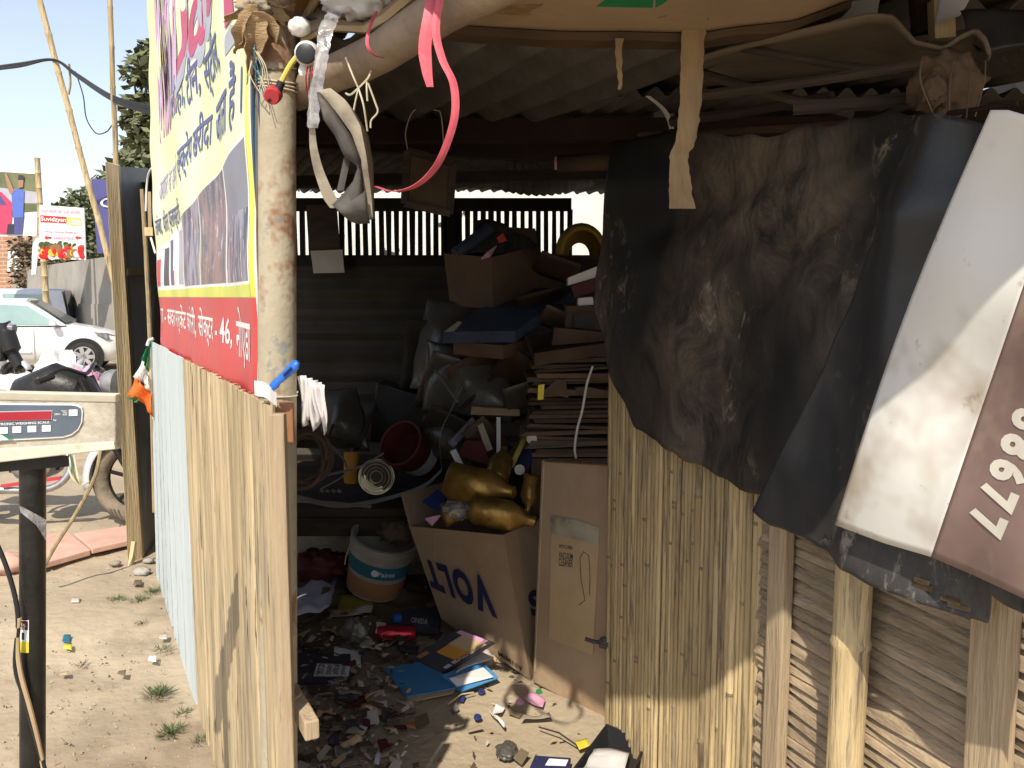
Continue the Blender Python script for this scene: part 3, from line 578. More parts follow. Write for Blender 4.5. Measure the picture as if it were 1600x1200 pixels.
b = B(); b.grid(loft([at(1195, 20, 1.98), at(1375, -5, 1.9)], [at(1195, 48, 2.0), at(1370, 22, 1.92)], 10, 4)); b.obj('dark_roof_board', 'dark_sheet', solid=.01, label='dark board edge on the roof behind the flattened cartons', cat='board')
# flattened cartons along the eave
fc = thing('flattened_carton', at(950, 20, 1.7), 'long flattened brown carton lying along the roof edge, green print on it', 'carton')
tp_ = [at(640, -60, 1.45), at(900, -70, 1.45), at(1320, -60, 1.5)]; bt_ = [at(625, 30, 1.79), at(720, 40, 1.78), at(850, 46, 1.77), at(980, 48, 1.77), at(1100, 50, 1.77), at(1240, 28, 1.8), at(1330, 0, 1.8)]
fcw = lambda u, v, p: V((0, 0, .008 * nz(p, 5)))
G2 = loft(tp_, bt_, 50, 14, fcw); b = B(); b.grid(G2); b.obj('card_sheet', 'card', fc, smooth=True, sharp=180, solid=.006)
b = B(); b.grid([[p + V((0, -.004, -.004)) for p in G2[-1]], [p + V((0, .002, -.018 + .004 * nz(p, 9))) for p in G2[-1]], [p + V((0, .05, -.020)) for p in G2[-1]]]); b.obj('folded_edge', 'card_dark', fc, solid=.003)
def fcp(px, py, d=.006):
    from mathutils.geometry import intersect_ray_tri
    r_ = ray(px, py)
    for i in range(len(G2) - 1):
        for j in range(len(G2[0]) - 1):
            a_, b_, c_, d_ = G2[i][j], G2[i][j + 1], G2[i + 1][j + 1], G2[i + 1][j]
            h = intersect_ray_tri(a_, b_, c_, r_, CAM) or intersect_ray_tri(a_, c_, d_, r_, CAM)
            if h: return h - r_ * d
    return at(px, py, 1.6)
for pts, m, nm in ((((735, 8), (850, 6), (828, 24), (748, 22)), 'tape', 'tape_patch'), (((962, -14), (1022, -14), (1020, 12), (932, 10)), 'green_print', 'printed_mark'), (((1024, -14), (1060, -14), (1036, 6), (1024, 12)), 'green_print', 'printed_mark'), (((1025, 28), (1040, 24), (1108, 26), (1105, 31)), 'card_dark', 'tear')):
    B().prism([fcp(*q) for q in pts], (0, -.0008, -.0008)).obj(nm, m, fc)
# hanging brown tape strip
def ribbon(name, pts, wd, mat, lab, cat, side=(1, 0, 0), twist=0.0, th=.0012, parent=None, n=9, group=None, wfun=None, jag=0):
    pts = sub(pts, n); b = B(); rows = []
    for i, p in enumerate(pts):
        t_ = i / (len(pts) - 1); a = twist * t_; s_ = V(side).normalized(); s_ = V((s_.x * math.cos(a), s_.y + math.sin(a), s_.z)).normalized()
        w2 = (wfun(t_) if wfun else wd) / 2
        rows.append([p - s_ * (w2 + jag * nz(p, 70, 1)), p + V((0, -.0008, 0)), p + s_ * (w2 + jag * nz(p, 70, 7))])
    b.grid(rows); return b.obj(name, mat, parent, smooth=False, solid=th, label=lab, cat=cat, group=group)
ribbon('tape_strip', [at(*q) for q in ((1086, 32, 1.755), (1081, 90, 1.75), (1079, 150, 1.75), (1072, 215, 1.75), (1061, 245, 1.745), (1063, 285, 1.745), (1066, 326, 1.74))], .044, 'tape', 'long strip of brown packing tape dangling from the carton', 'tape', wfun=lambda t_: .048 - .012 * t_ if t_ < .68 else .036 + .016 * (t_ - .68) / .32, jag=.004)
ribbon('tape_strip', [at(*q) for q in ((968, 60, 1.76), (967, 90, 1.76), (969, 120, 1.76), (968, 140, 1.76))], .013, 'tape', 'short thin strip of brown tape hanging left of the long one', 'tape', wfun=lambda t_: .016 * (1 - .7 * t_), jag=.003)
# pink straps
ribbon('pink_strap', [at(*q) for q in ((682, -30, 1.42), (672, 20, 1.40), (664, 70, 1.395), (667, 110, 1.395), (672, 136, 1.395))], .021, 'pink_strap', 'short end of pink plastic strap hanging from the log beam', 'strap', wfun=lambda t_: .021 - .010 * max(0, t_ - .6) / .4)
ribbon('pink_strap', [at(*q) for q in ((694, -30, 1.40), (681, 40, 1.39), (690, 90, 1.385), (708, 130, 1.38), (711, 175, 1.38), (700, 220, 1.385), (680, 262, 1.40), (650, 290, 1.44), (615, 299, 1.50), (586, 291, 1.56))], .013, 'pink_strap', 'long pink plastic strap looping in a wide curve under the eave', 'strap', twist=.8)
ribbon('pink_tie', [at(*q) for q in ((588, 18, 1.60), (577, 45, 1.56), (574, 70, 1.55), (585, 86, 1.56), (604, 92, 1.6))], .006, 'pink_strap', 'thin pink tie wrapped round the log beam', 'strap')
# strings knotted on the beam
st = thing('knotted_string', at(562, 135, 1.62), 'loose grey strings knotted on the log beam above the hanging shoe', 'string')
for pts in (((540, 90, 1.62), (552, 120, 1.6), (560, 138, 1.6)), ((560, 138, 1.6), (554, 165, 1.6), (552, 180, 1.6)), ((560, 138, 1.6), (568, 165, 1.59), (574, 205, 1.6)), ((562, 136, 1.6), (548, 148, 1.6), (540, 146, 1.61)), ((562, 136, 1.6), (575, 122, 1.61), (580, 110, 1.63)), ((575, 130, 1.6), (586, 160, 1.6), (590, 175, 1.6), (580, 188, 1.6), (579, 200, 1.6)), ((573, 125, 1.61), (573, 140, 1.6), (574, 158, 1.6))):
    B().tube(sub([at(*q) for q in pts]), .0020, 5).obj('strand', 'twine', st, smooth=True)
# ---------------------------------------------------------------- hanging shoe
sh = thing('hanging_shoe', at(540, 340, 1.55), 'dusty old shoe dangling by its strap from the log beam', 'shoe')
YS = 1.55
so = [at(*q) for q in ((503, 146, YS), (520, 142, YS), (548, 165, YS), (570, 205, YS), (578, 250, YS), (582, 300, YS), (584, 340, YS))]
si = [at(*q) for q in ((500, 152, YS), (512, 158, YS), (532, 182, YS), (556, 215, YS), (570, 255, YS), (572, 300, YS), (570, 345, YS))]
b = B(); rows = []
for i in range(25):
    a, c = poly_at(so, i / 24), poly_at(si, i / 24); w2 = .035 * math.sin(math.pi * min(.94, .12 + i / 26)) + .006
    rows.append([a + V((0, -w2, 0)), c + V((0, -w2, 0)), c + V((0, w2, 0)), a + V((0, w2, 0)), a + V((0, -w2, 0))])
b.grid(rows); b.obj('sole', 'dusty_cloth', sh, smooth=True, sharp=180)
b = B(); inn = [at(*q) for q in ((500, 154, YS), (510, 190, YS), (528, 215, YS), (541, 245, YS), (563, 262, YS), (556, 285, YS), (540, 305, YS), (522, 322, YS))]
out_ = [at(*q) for q in ((504, 150, YS), (530, 182, YS), (552, 215, YS), (568, 250, YS), (571, 285, YS), (572, 315, YS), (570, 340, YS), (552, 342, YS))]
rows = []
for i in range(29):
    a, c = poly_at(inn, i / 28), poly_at(out_, i / 28); m_ = a.lerp(c, .5); bulge = -.030 - .012 * math.sin(i / 28 * math.pi)
    rows.append([c + V((0, bulge * .8, 0)), m_ + V((0, bulge * 1.15, 0)), a + V((0, bulge * .45, 0)), a + V((0, .018, 0)), c + V((0, .03, 0))])
b.grid(rows); b.obj('upper', 'dusty_black', sh, smooth=True, sharp=180, solid=.003)
b = B(); b.grid(loft([at(522, 322, YS - .02), at(545, 300, YS - .02), at(572, 300, YS - .03)], [at(548, 345, YS - .02), at(560, 349, YS - .02), at(578, 348, YS - .02)], 8, 6, lambda u, v, p: V((0, -.022 * math.sin(math.pi * v), 0)))); b.obj('heel_counter', 'dusty_black', sh, smooth=True, sharp=180, solid=.004)
ribbon('tongue', [at(*q) for q in ((543, 246, YS), (538, 270, YS), (532, 298, YS))], .012, 'dusty_black', None, None, parent=sh, th=.004)
ribbon('strap', [at(*q) for q in ((488, 200, YS), (490, 230, YS), (497, 262, YS), (507, 290, YS), (516, 310, YS), (528, 325, YS))], .018, 'dusty_cloth', None, None, parent=sh, th=.003, wfun=lambda t_: .010 + .018 * t_)
ribbon('lace_loop', [at(*q) for q in ((488, 200, YS), (487, 150, YS), (494, 110, YS), (505, 60, YS + .03))], .006, 'twine', None, None, parent=sh, th=.002)
ribbon('plastic_strip', [at(*q) for q in ((524, 18, 1.60), (513, 40, 1.565), (505, 75, 1.545), (498, 115, 1.54), (492, 150, 1.54), (490, 185, 1.54), (489, 200, 1.54))], .024, 'clear_plastic', 'crinkled clear plastic strip tied above the hanging shoe', 'plastic strip', wfun=lambda t_: .030 - .014 * t_, jag=.004)
# bulb holder, cap and cardboard rim at the pole head
bh = thing('bulb_holder', at(478, 84, 1.66), 'white lamp holder with a black round face tied at the pole head', 'lamp holder')
a = at(482, 84, 1.68); c = at(478, 84, 1.62); B().lathe(a, c, [(0, .018), (.5, .024), (.9, .022), (1, .016)], 18).obj('housing', 'white_plastic', bh, smooth=True)
B().lathe(c + V((0, .002, 0)), c + V((0, -.006, 0)), [(0, .0185), (.8, .0185), (1, .015)], 18).obj('face', 'black_plastic', bh, smooth=True)
lump(at(468, 42, 1.68), (.022, .02, .018), 'white_plastic', 'knob', None, None, 3, parent=bh, amp=.12)
ribbon('tail', [at(*q) for q in ((478, 95, 1.65), (474, 110, 1.64), (476, 118, 1.64))], .018, 'white_plastic', None, None, parent=bh)
for i in range(4):
    B().tube(sub([at(482 + 4 * i, 98, 1.64), at(478 + 5 * i, 120, 1.63), at(480 + 3 * i, 148, 1.70)]), .0014, 5).obj('red_thread', 'red_plastic', bh)
ct = thing('cardboard_rim', at(540, 40, 1.75), 'torn cardboard edge showing its fluting, laid over the log beam', 'cardboard')
b = B(); b.grid(loft([at(470, 62, 1.70), at(515, 40, 1.72), at(570, 42, 1.74), at(600, 22, 1.70), at(640, -14, 1.62)], [at(470, 68, 1.70), at(515, 48, 1.72), at(572, 52, 1.74), at(606, 32, 1.70), at(650, -6, 1.62)], 30, 2)); b.obj('fluted_edge', 'card_pale', ct, solid=.01)
b = B(); b.grid(loft([at(470, 60, 1.72), at(515, 38, 1.74), at(570, 40, 1.76), at(600, 20, 1.72), at(640, -16, 1.64)], [at(420, 0, 2.3), at(480, -30, 2.3), at(560, -40, 2.3), at(620, -50, 2.2), at(680, -70, 2.1)], 20, 6)); b.obj('card_face', 'card', ct, solid=.004)
lump(at(565, 8, 1.78), (.07, .05, .03), 'paper', 'white_cloth', 'white printed cloth bundled on the cardboard above the log beam', 'cloth', 8, amp=.4)
B().tube(sub([at(470, 40, 1.9), at(500, -10, 1.88), at(530, -30, 1.85)]), .009, 8).obj('cane_stub', 'raw_timber', smooth=True, label='bent pale cane behind the torn cardboard at the pole head', cat='cane')
lump(at(500, 5, 2.0), (.09, .05, .09), 'orange', 'basket', 'tan wicker basket edge behind the pole head', 'basket', 6, amp=.1)
# dried leaf and jute tied round the pole head
jt = thing('jute_knot', at(400, 40, 1.74), 'dry jute rags knotted round the pole head over the banner', 'rag')
for n_, (pts, w0, tw) in enumerate(((((392, 6), (386, 34), (376, 62), (368, 84)), .030, 1.2), (((394, 14), (402, 46), (406, 74), (401, 98)), .034, -1.0), (((384, 14), (370, 22), (358, 28), (350, 34)), .018, .8), (((398, 4), (425, 6), (448, 14), (462, 6)), .022, 1.5), (((404, 18), (420, 34), (430, 56), (432, 74)), .022, -1.4), (((388, 10), (393, 50), (389, 92), (385, 132)), .018, 2.2), (((376, 4), (402, 0), (432, 22), (446, 42)), .034, .6), (((396, 20), (396, 60), (398, 92), (392, 118)), .012, 3.0), (((390, 16), (380, 40), (380, 66), (374, 76)), .016, -2.0))):
    q = [at(x + rnd(-2, 2), y, 1.705 + .008 * (n_ % 4) + .012 * i) for i, (x, y) in enumerate(pts)]
    ribbon('rag_strand', q, w0, 'jute', None, None, parent=jt, twist=tw, jag=.008, th=.002, wfun=lambda t_, w0=w0: w0 * (.35 + 1.1 * math.sin(math.pi * min(1, .15 + .85 * t_)) ) * (1 if t_ < .85 else .6))
lump(at(398, 14, 1.735), (.032, .026, .02), 'dusty_cloth', 'knot', None, None, 7, parent=jt, amp=.5)
for i in range(9):
    q = at(rnd(392, 404), 70 + 5 * i, 1.735); B().tube(sub([q, q + V((rnd(-.01, .02), -.005, -.03)), q + V((rnd(-.01, .03), 0, -.06 - rnd(0, .04)))]), .0012, 4).obj('fibre', 'twine' if i % 3 else 'teal', jt)
# red plug on yellow cord
pg = thing('red_plug', at(425, 150, 1.66), 'red two-hole socket hanging on a yellow cord in front of the pole', 'plug')
B().tube(sub([at(470, 82, 1.66), at(455, 100, 1.66), at(444, 120, 1.66), at(438, 132, 1.66)]), .0055, 8).obj('cord', 'yellow_rope', pg, smooth=True)
B().tube([at(440, 128, 1.66), at(434, 142, 1.66)], .008, 10).obj('sleeve', 'black_plastic', pg, smooth=True)
a, c = at(430, 145, 1.675), at(424, 151, 1.645); B().lathe(a, c, [(0, .012), (.2, .0165), (.85, .0165), (1, .014)], 16).obj('socket_body', 'red_plastic', pg, smooth=True)
dn = (c - a).normalized()
for ox, oz in ((-.005, .006), (-.004, -.007)): B().lathe(c + V((ox, .001, oz)), c + V((ox, .001, oz)) + dn * .002, [(0, .0036), (1, .0036)], 10).obj('socket_hole', 'black_plastic', pg)
# blue handle and white cable loop at the fence top
bhd = thing('blue_tool', at(440, 590, 1.66), 'bright blue plastic tool handle stuck beside the pole at fence top', 'handle')
a, c = at(425, 605, 1.67), at(466, 566, 1.66); b = B(); b.tube([a, a.lerp(c, .15), a.lerp(c, .25), a.lerp(c, .6), a.lerp(c, .92), c], [.009, .011, .008, .011, .012, .006], 10, flatten=.7); b.obj('grip', 'blue_plastic', bhd, smooth=True)
m_ = a.lerp(c, .5); B().tube([m_ + (c - a) * .0 + V((0, -.010, 0)), m_ + (c - a) * .3 + V((0, -.010, 0))], .003, 6).obj('groove', 'dark_blue', bhd)
ribbon('white_card_curl', [at(*q) for q in ((398, 606, 1.68), (415, 610, 1.66), (432, 625, 1.67))], .03, 'paper', 'curled scrap of white card lying on the fence top', 'card', side=(0, 0, 1))
# white paper sheaf on a nail
pp = thing('paper_sheaf', at(480, 590, 1.8), 'sheaf of white receipts spiked on a nail beside the pole', 'papers')
for i in range(5):
    x = 470 + 7 * i; b = B(); b.grid(loft([at(x - 6, 588 + i * 3, 1.80 - .006 * i), at(x + 10, 586 + i * 4, 1.79 - .006 * i)], [at(x + 2 + 1.5 * i, 668 + 3 * i - (i % 2) * 14, 1.81 - .006 * i), at(x + 13, 664 - (i % 2) * 10, 1.80 - .006 * i)], 6, 8, lambda u, v, p: V((.003 * math.sin(5 * v + i), .010 * math.sin(5 * u + 2 * v + i), 0)))); b.obj('slip', 'paper', pp, smooth=True, sharp=180, solid=.0008)
# ================================================================ INSIDE THE SHOP
def carton(name, P, mat, lab, cat='carton', inner='card_dark', flaps=None, th=.005, group=None):
    """open-topped box; P = 4 bottom corners then 4 top corners"""
    t = thing(name, (P[0] + P[2]) / 2, lab, cat, group)
    P = [V(p) for p in P]
    b = B(); b.add(P, [(3, 2, 1, 0), (0, 1, 5, 4), (1, 2, 6, 5), (2, 3, 7, 6), (3, 0, 4, 7)]); b.obj('carton_walls', mat, t, solid=th)
    for fl in (flaps or []):
        i, j, v = fl; b = B(); b.add([P[i], P[j], P[j] + V(v), P[i] + V(v)], [(0, 1, 2, 3)]); b.obj('flap', mat, t, solid=th)
    return t
def slab(name, poly, vec, mat, parent=None, **k): b = B(); b.prism([V(p) for p in poly], vec); return b.obj(name, mat, parent, **k)
# --- big brown carton with upside-down lettering
BL, BC, BR = at(690, 966, 3.46), at(829, 1062, 3.13), at(900, 1035, 3.55); BB = BL + (BR - BC)
TL, TC, TR = at(640, 822, 3.42), at(786, 836, 3.06), at(868, 800, 3.50); TB = TL + (TR - TC)
vb = carton('lettered_carton', [BL, BC, BR, BB, TL, TC, TR, TB], 'card', 'big tilted brown carton with upside-down blue lettering full of gold bottles', flaps=[(7, 4, at(627, 772, 3.5) - TL)])
fL = quad(TC, TL, BL, BC)      # turned over: text stands on its head
nrm = (BC - BL).cross(TL - BL).normalized(); nrm = nrm if nrm.y < 0 else -nrm
# letters sit between 45% and 72% of the height; V is nearest the corner
for s_, u0, u1 in (('V', .23, .44), ('O', .45, .66), ('L', .685, .81), ('T', .80, .975)):
    lettering(s_, lambda a, c, u0=u0, u1=u1: fL(u0 + (u1 - u0) * a, .33 + .31 * c) + nrm * .0048, 'ink', vb, wt=.05)
fR = quad(TR, TC, BC, BR); nr2 = (BR - BC).cross(TC - BC).normalized(); nr2 = nr2 if nr2.y < 0 else -nr2
lettering('S', lambda a, c: fR(.58 + .22 * a, .42 + .17 * c) + nr2 * .0048, 'ink', vb, wt=.05)
lettering('ANMIM', lambda a, c: fL(.06 + .26 * a, .93 + .04 * c) + nrm * .0042, 'ink_black', vb)
slab('seam_strip', [TL.lerp(TC, .30) + nrm * .004, TL.lerp(TC, .307) + nrm * .004, BL.lerp(BC, .0) .lerp(TL, .18) + nrm * .004], nrm * .0006, 'card_pale', vb)
# --- gold bottles and odds in the carton
def bottle(a, c, r, mat, lab, cat='bottle', neck=True, cap=None, group=None, name='gold_bottle'):
    a, c = V(a), V(c); t = thing(name, a, lab, cat, group)
    pr = [(0, r * .82), (.05, r), (.22, r * .95), (.3, r), (.6, r), (.74, r * .7), (.84, r * .36), (.95, r * .34), (1, r * .34)] if neck else [(0, r * .9), (.06, r), (.5, r * .96), (.94, r), (1, r * .9)]
    b = B().lathe(a, c, [(h_ / 3 * 1.0 + h_ * 2 / 3, r_) for h_, r_ in pr], 18)
    for i in range(len(b.v)): b.v[i] = b.v[i] + (b.v[i] - a.lerp(c, .5)) * (.22 * nz(b.v[i], 14, r * 50)) * .6
    b.obj('bottle_body', mat, t, smooth=True, sharp=60)
    if cap: B().lathe(a.lerp(c, .97), a.lerp(c, 1.06), [(0, r * .4), (1, r * .4)], 14).obj('cap', cap, t, smooth=True)
    return t
g_ = 'gold bottles in the lettered carton'
bottle(at(702, 752, 3.28), at(805, 770, 3.22), .078, 'gold', 'large dented gold jug lying across the top of the carton', group=g_)
bottle(at(738, 795, 3.16), at(836, 815, 3.14), .062, 'gold', 'square gold bottle lying at the front of the carton', group=g_)
bottle(at(690, 806, 3.26), at(742, 790, 3.3), .05, 'gold', 'small crushed gold bottle at the left of the carton', group=g_)
bottle(at(832, 742, 3.36), at(824, 800, 3.3), .036, 'gold', 'upside-down gold bottle behind the tall carton edge', group=g_)
bottle(at(775, 752, 3.36), at(788, 700, 3.5), .05, 'gold', 'gold bottle standing at the back of the carton', group=g_)
slab('blue_packet', [at(661, 786, 3.3), at(692, 806, 3.24), at(706, 786, 3.3), at(684, 768, 3.36)], (0, -.012, .012), 'dark_blue', label='dark blue packet at the left edge inside the lettered carton', cat='packet')
slab('pink_packet', [at(664, 812, 3.3), at(675, 822, 3.28), at(690, 806, 3.3)], (0, -.008, .008), 'print_pink', label='scrap of pink packet beside the blue packet', cat='packet')
lump(at(716, 796, 3.24), (.06, .05, .04), 'clear_plastic', 'plastic_bag', 'crumpled clear plastic bag among the gold bottles', 'plastic bag', 9, amp=.3)
# --- tall vacuum cleaner carton by the jamb
VB = [at(832, 1066, 3.10), at(946, 1127, 2.84), at(958, 1118, 2.90), at(846, 1058, 3.18)]
VT = [at(846, 718, 3.10), at(965, 726, 2.84), at(974, 724, 2.90), at(856, 716, 3.18)]
vc = thing('tall_carton', (VB[0] + VB[1]) / 2, 'tall flat brown carton of a vacuum cleaner leaning by the cane wall', 'carton')
B().hexa(VB + VT).obj('carton_body', 'card', vc, bevel=.006)
fV = quad(VB[0], VB[1], VT[1], VT[0]); n3 = (VB[1] - VB[0]).cross(VT[0] - VB[0]).normalized(); n3 = n3 if n3.y < 0 else -n3
def vpx(px, py, d=.004): return pln(px, py, VB[0] + n3 * d, n3)
B().prism([vpx(862, 834), vpx(936, 852), vpx(926, 1024), vpx(858, 998)], n3 * .0008).obj('pasted_label', 'card_pale', vc)
B().prism([vpx(859, 806), vpx(900, 812), vpx(936, 824), vpx(936, 852), vpx(862, 834)], n3 * .0005).obj('torn_patch', 'dusty_cloth', vc)
for s_, x0, y0, x1, y1 in (('WDVC-008A', 873, 856, 895, 852), ('VACUUM', 873, 872, 895, 864), ('CLEANER', 873, 884, 895, 874)):
    lettering(s_, quad(vpx(x0, y0, .0058), vpx(x1, y0 + 3, .0058), vpx(x1, y1 + 1, .0058), vpx(x0, y1 - 2, .0058)), 'ink_black', vc)
B().tube([vpx(x, y, .005) for x, y in ((905, 945), (914, 938), (908, 905), (906, 872), (912, 862), (920, 868), (922, 900), (921, 930))], .0016, 5).obj('printed_hose', 'card_dark', vc)
B().bar(vpx(850, 725), vpx(836, 1050), .004, .002).obj('crease', 'card_pale', vc)
B().bar(vpx(852, 720), vpx(950, 726), .012, .006).obj('torn_top_edge', 'card_dark', vc)
kn = thing('rag_tie', at(940, 1003, 2.80), 'grey rag tied round the first cane against the tall carton', 'rag')
B().tube(sub([at(914, 998, 2.80), at(930, 1003, 2.79), at(948, 1002, 2.78), at(962, 1004, 2.74)]), [.008] * 18 + [.012], 7, flatten=.5).obj('band', 'dusty_black', kn, smooth=True)
lump(at(945, 1004, 2.77), (.022, .02, .018), 'dusty_black', 'knot', None, None, 3, parent=kn, amp=.5)
# --- tied bundle of flattened cartons
bu = thing('carton_bundle', at(890, 720, 3.5), 'tall tied stack of flattened brown cartons behind the cane wall', 'cardboard')
y = 716
for i in range(24):
    hpx = rnd(5, 9); xl = 826 + rnd(-14, 14) + (715 - y) * .05; Y0 = 3.42 + rnd(-.05, .05)
    z0 = at(890, y, 3.42).z; hh = hpx * 3.42 / 1300
    x0, x1 = at(xl, 700, Y0).x, at(985, 700, Y0).x; tl = rnd(-.02, .02)
    B().hexa([V((x0 + rnd(-.02, .02), Y0, z0)), V((x1, Y0 + .02, z0 + tl)), V((x1, Y0 + .5, z0 + tl)), V((x0, Y0 + .5, z0)), V((x0 + .01, Y0 + rnd(-.02, .02), z0 + hh * .85)), V((x1, Y0 + .02, z0 + hh * .85 + tl)), V((x1, Y0 + .5, z0 + hh * .85 + tl)), V((x0 + .01, Y0 + .5, z0 + hh * .85))]).obj('flat_carton', random.choice(['card_dark', 'card_dusty_shaded', 'card_dusty_shaded']), bu)
    y -= hpx
B().hexa([V((at(830, 700, 3.5).x + dx * .38, 3.50 + dy * .5, z)) for z in (0, at(890, 720, 3.42).z - .005) for dx, dy in ((0, 0), (1, 0), (1, 1), (0, 1))]).obj('flat_carton', 'card_dark', bu)
ribbon('tie_string', [at(*q) for q in ((926, 572, 3.36), (917, 600, 3.35), (910, 640, 3.34), (902, 670, 3.34), (898, 700, 3.34), (900, 716, 3.36))], .008, 'rope_white', None, None, parent=bu, wfun=lambda t_: .009)
for q in (((848, 612), (872, 592), (884, 596), (888, 622)), ((898, 606), (916, 604), (955, 612), (954, 622), (918, 622))):
    slab('torn_flap', [at(x, y_, 3.36) for x, y_ in q], (0, .004, 0), 'card_dark', bu)
slab('yellow_tab', [at(841, 602, 3.35), at(851, 600, 3.35), at(849, 624, 3.35), at(840, 625, 3.35)], (0, .006, 0), 'yellow', bu)
# loose cartons above the bundle
for i, (q, d_, m, lb) in enumerate((
        (((835, 572), (960, 552), (960, 534), (835, 552)), 3.4, 'card_dark', 'brown flattened carton lying on top of the tied stack'),
        (((862, 540), (955, 532), (955, 520), (866, 512)), 3.5, 'card_dark', 'bent brown carton lid above the tied stack'),
        (((882, 530), (945, 515), (945, 478), (884, 478)), 3.6, 'card_dusty_shaded', 'small open carton with a dark hole above the tied stack'))):
    slab('loose_carton', [at(x, y_, d_) for x, y_ in q], (.01, .3, .01), m, label=lb, cat='carton', group='loose cartons on the stack')
slab('red_white_box', [at(888, 446, 3.7), at(936, 432, 3.7), at(934, 416, 3.7), at(888, 434, 3.7)], (.0, .12, 0), 'print_white', label='white and red printed box end high on the stack', cat='box')
bpy.context.view_layer.update()
slab('red_box', [at(898, 466, 3.68), at(932, 454, 3.68), at(932, 433, 3.68), at(892, 447, 3.68)], (0, .1, 0), 'maroon', label='dark red box under the white printed box', cat='box')
slab('white_packet', [at(903, 478, 3.62), at(928, 476, 3.62), at(926, 464, 3.62), at(904, 466, 3.62)], (0, .06, 0), 'paper', label='small white packet below the dark red box', cat='packet')
slab('black_label_box', [at(896, 512, 3.58), at(930, 514, 3.58), at(930, 488, 3.58), at(898, 490, 3.58)], (0, .004, 0), 'ink_black', label='black label patch on a carton beside the tarpaulin', cat='label')
# yellow helmet shape
hm = B(); c0 = at(908, 398, 4.1); rows = []
for i in range(13):
    th_ = math.pi * i / 12; row = []
    for (ra, dy) in ((.105, -.08), (.125, 0), (.105, .10), (.06, .13)):
        row.append(c0 + V((-math.cos(th_) * ra * .95, dy, math.sin(th_) * ra * 1.15)))
    rows.append(row)
hm.grid(rows); hm.obj('helmet', 'helmet_yellow', smooth=True, sharp=180, solid=.02, label='old yellow helmet shell on the heap near the grille end', cat='helmet')
# brown box on the heap
q = [at(704, 478, 4.25), at(770, 482, 4.05), at(862, 455, 4.35)]; q2 = [at(694, 396, 4.25), at(768, 402, 4.05), at(842, 384, 4.35)]
q.append(q[0] + (q[2] - q[1])); q2.append(q2[0] + (q2[2] - q2[1]))
hb = carton('heap_carton', q + q2, 'card_dusty_shaded', 'open brown carton on top of the heap below the grille', flaps=[(6, 7, V((-.02, .02, .09)))])
a, c = at(712, 398, 4.2), at(765, 358, 4.3); B().tube([a, c], .035, 12).obj('blue_roll', 'blue_board', smooth=True, label='blue plastic roll poking out of the heap carton', cat='roll')
b = B(); b.grid(loft([at(742, 342, 4.4), at(790, 350, 4.35), at(838, 384, 4.3)], [at(735, 395, 4.3), at(780, 398, 4.25), at(836, 392, 4.25)], 14, 8, lambda u, v, p: V((0, .05 * nz(p, 7), .02 * nz(p, 9))))); b.obj('dark_bag', 'tarp_black', smooth=True, sharp=180, solid=.004, label='dark plastic bag bulging out of the heap carton', cat='bag')
slab('red_packet', [at(752, 406, 4.05), at(762, 396, 4.05), at(776, 386, 4.1), at(766, 402, 4.05)], (0, -.005, .008), 'print_pink', label='small red and white packet on the heap carton rim', cat='packet')
slab('red_scrap', [at(776, 372, 4.22), at(786, 364, 4.22), at(792, 376, 4.22), at(780, 380, 4.22)], (0, -.01, .0), 'print_red', label='red scrap inside the dark bag', cat='scrap')
# blue flattened board pile
top_ = [at(692, 519, 3.75), at(805, 517, 3.62), at(905, 448, 4.1), at(800, 452, 4.35)]
slab('blue_carton', top_, (0, .01, -.05), 'blue_board', label='flat blue printed carton lying aslant on the heap', cat='carton')
slab('silver_edge', [at(694, 519, 3.74), at(716, 502, 3.80), at(722, 504, 3.8), at(708, 519, 3.74)], (0, -.003, .001), 'paper_dirty', label='pale torn label on the blue carton corner', cat='label')
slab('brown_carton', [at(708, 533, 3.8), at(786, 540, 3.62), at(860, 520, 4.0), at(770, 515, 4.2)], (0, .01, -.06), 'card_dusty_shaded', label='brown carton under the flat blue one', cat='carton')
slab('brown_carton', [at(702, 545, 3.85), at(782, 552, 3.7), at(850, 530, 4.1), at(760, 525, 4.3)], (0, .02, -.03), 'card_dark', label='thin dark carton lowest under the blue one', cat='carton')
# plastic-sheeted bundles
def drape(name, tp, bt, amp, mat, lab, cat, seed=0, nu=24, nv=18, fr=4):
    b = B(); b.grid(loft([at(*q) for q in tp], [at(*q) for q in bt], nu, nv, lambda u, v, p: V((.3 * amp * nz(p, fr * 2, seed + 2), amp * nz(p, fr, seed) - .12 * math.sin(math.pi * u) * math.sin(math.pi * v), .25 * amp * nz(p, fr * 2, seed)))))
    return b.obj(name, mat, smooth=True, sharp=180, solid=.003, label=lab, cat=cat)
drape('plastic_wrapped_board', ((668, 466, 4.3), (740, 474, 4.2)), ((640, 606, 4.2), (700, 620, 4.1)), .05, 'poly_sheet', 'board wrapped in grey plastic leaning left of the blue carton', 'board')
drape('plastic_sheet', ((668, 530, 4.1), (720, 545, 3.95), (790, 560, 3.9)), ((660, 640, 4.0), (720, 650, 3.85), (812, 660, 3.8)), .09, 'poly_sheet', 'sagging grey plastic sheet below the blue carton', 'plastic sheet', 4)
drape('grey_sack', ((500, 615, 4.5), (560, 600, 4.5)), ((500, 700, 4.4), (580, 700, 4.35)), .09, 'poly_sheet', 'dull grey sack slumped against the tin wall on the shelf', 'sack', 6)
drape('green_sack', ((660, 645, 4.1), (740, 640, 4.0)), ((652, 705, 4.0), (735, 740, 3.9)), .07, 'poly_sheet', 'dull green grey sack right of the red bucket', 'sack', 8)
B().tube([at(680, 578, 3.75), at(716, 628, 3.7)], .007, 7).obj('metal_rod', 'steel', label='thin metal rod sticking out over the plastic sheet', cat='rod')
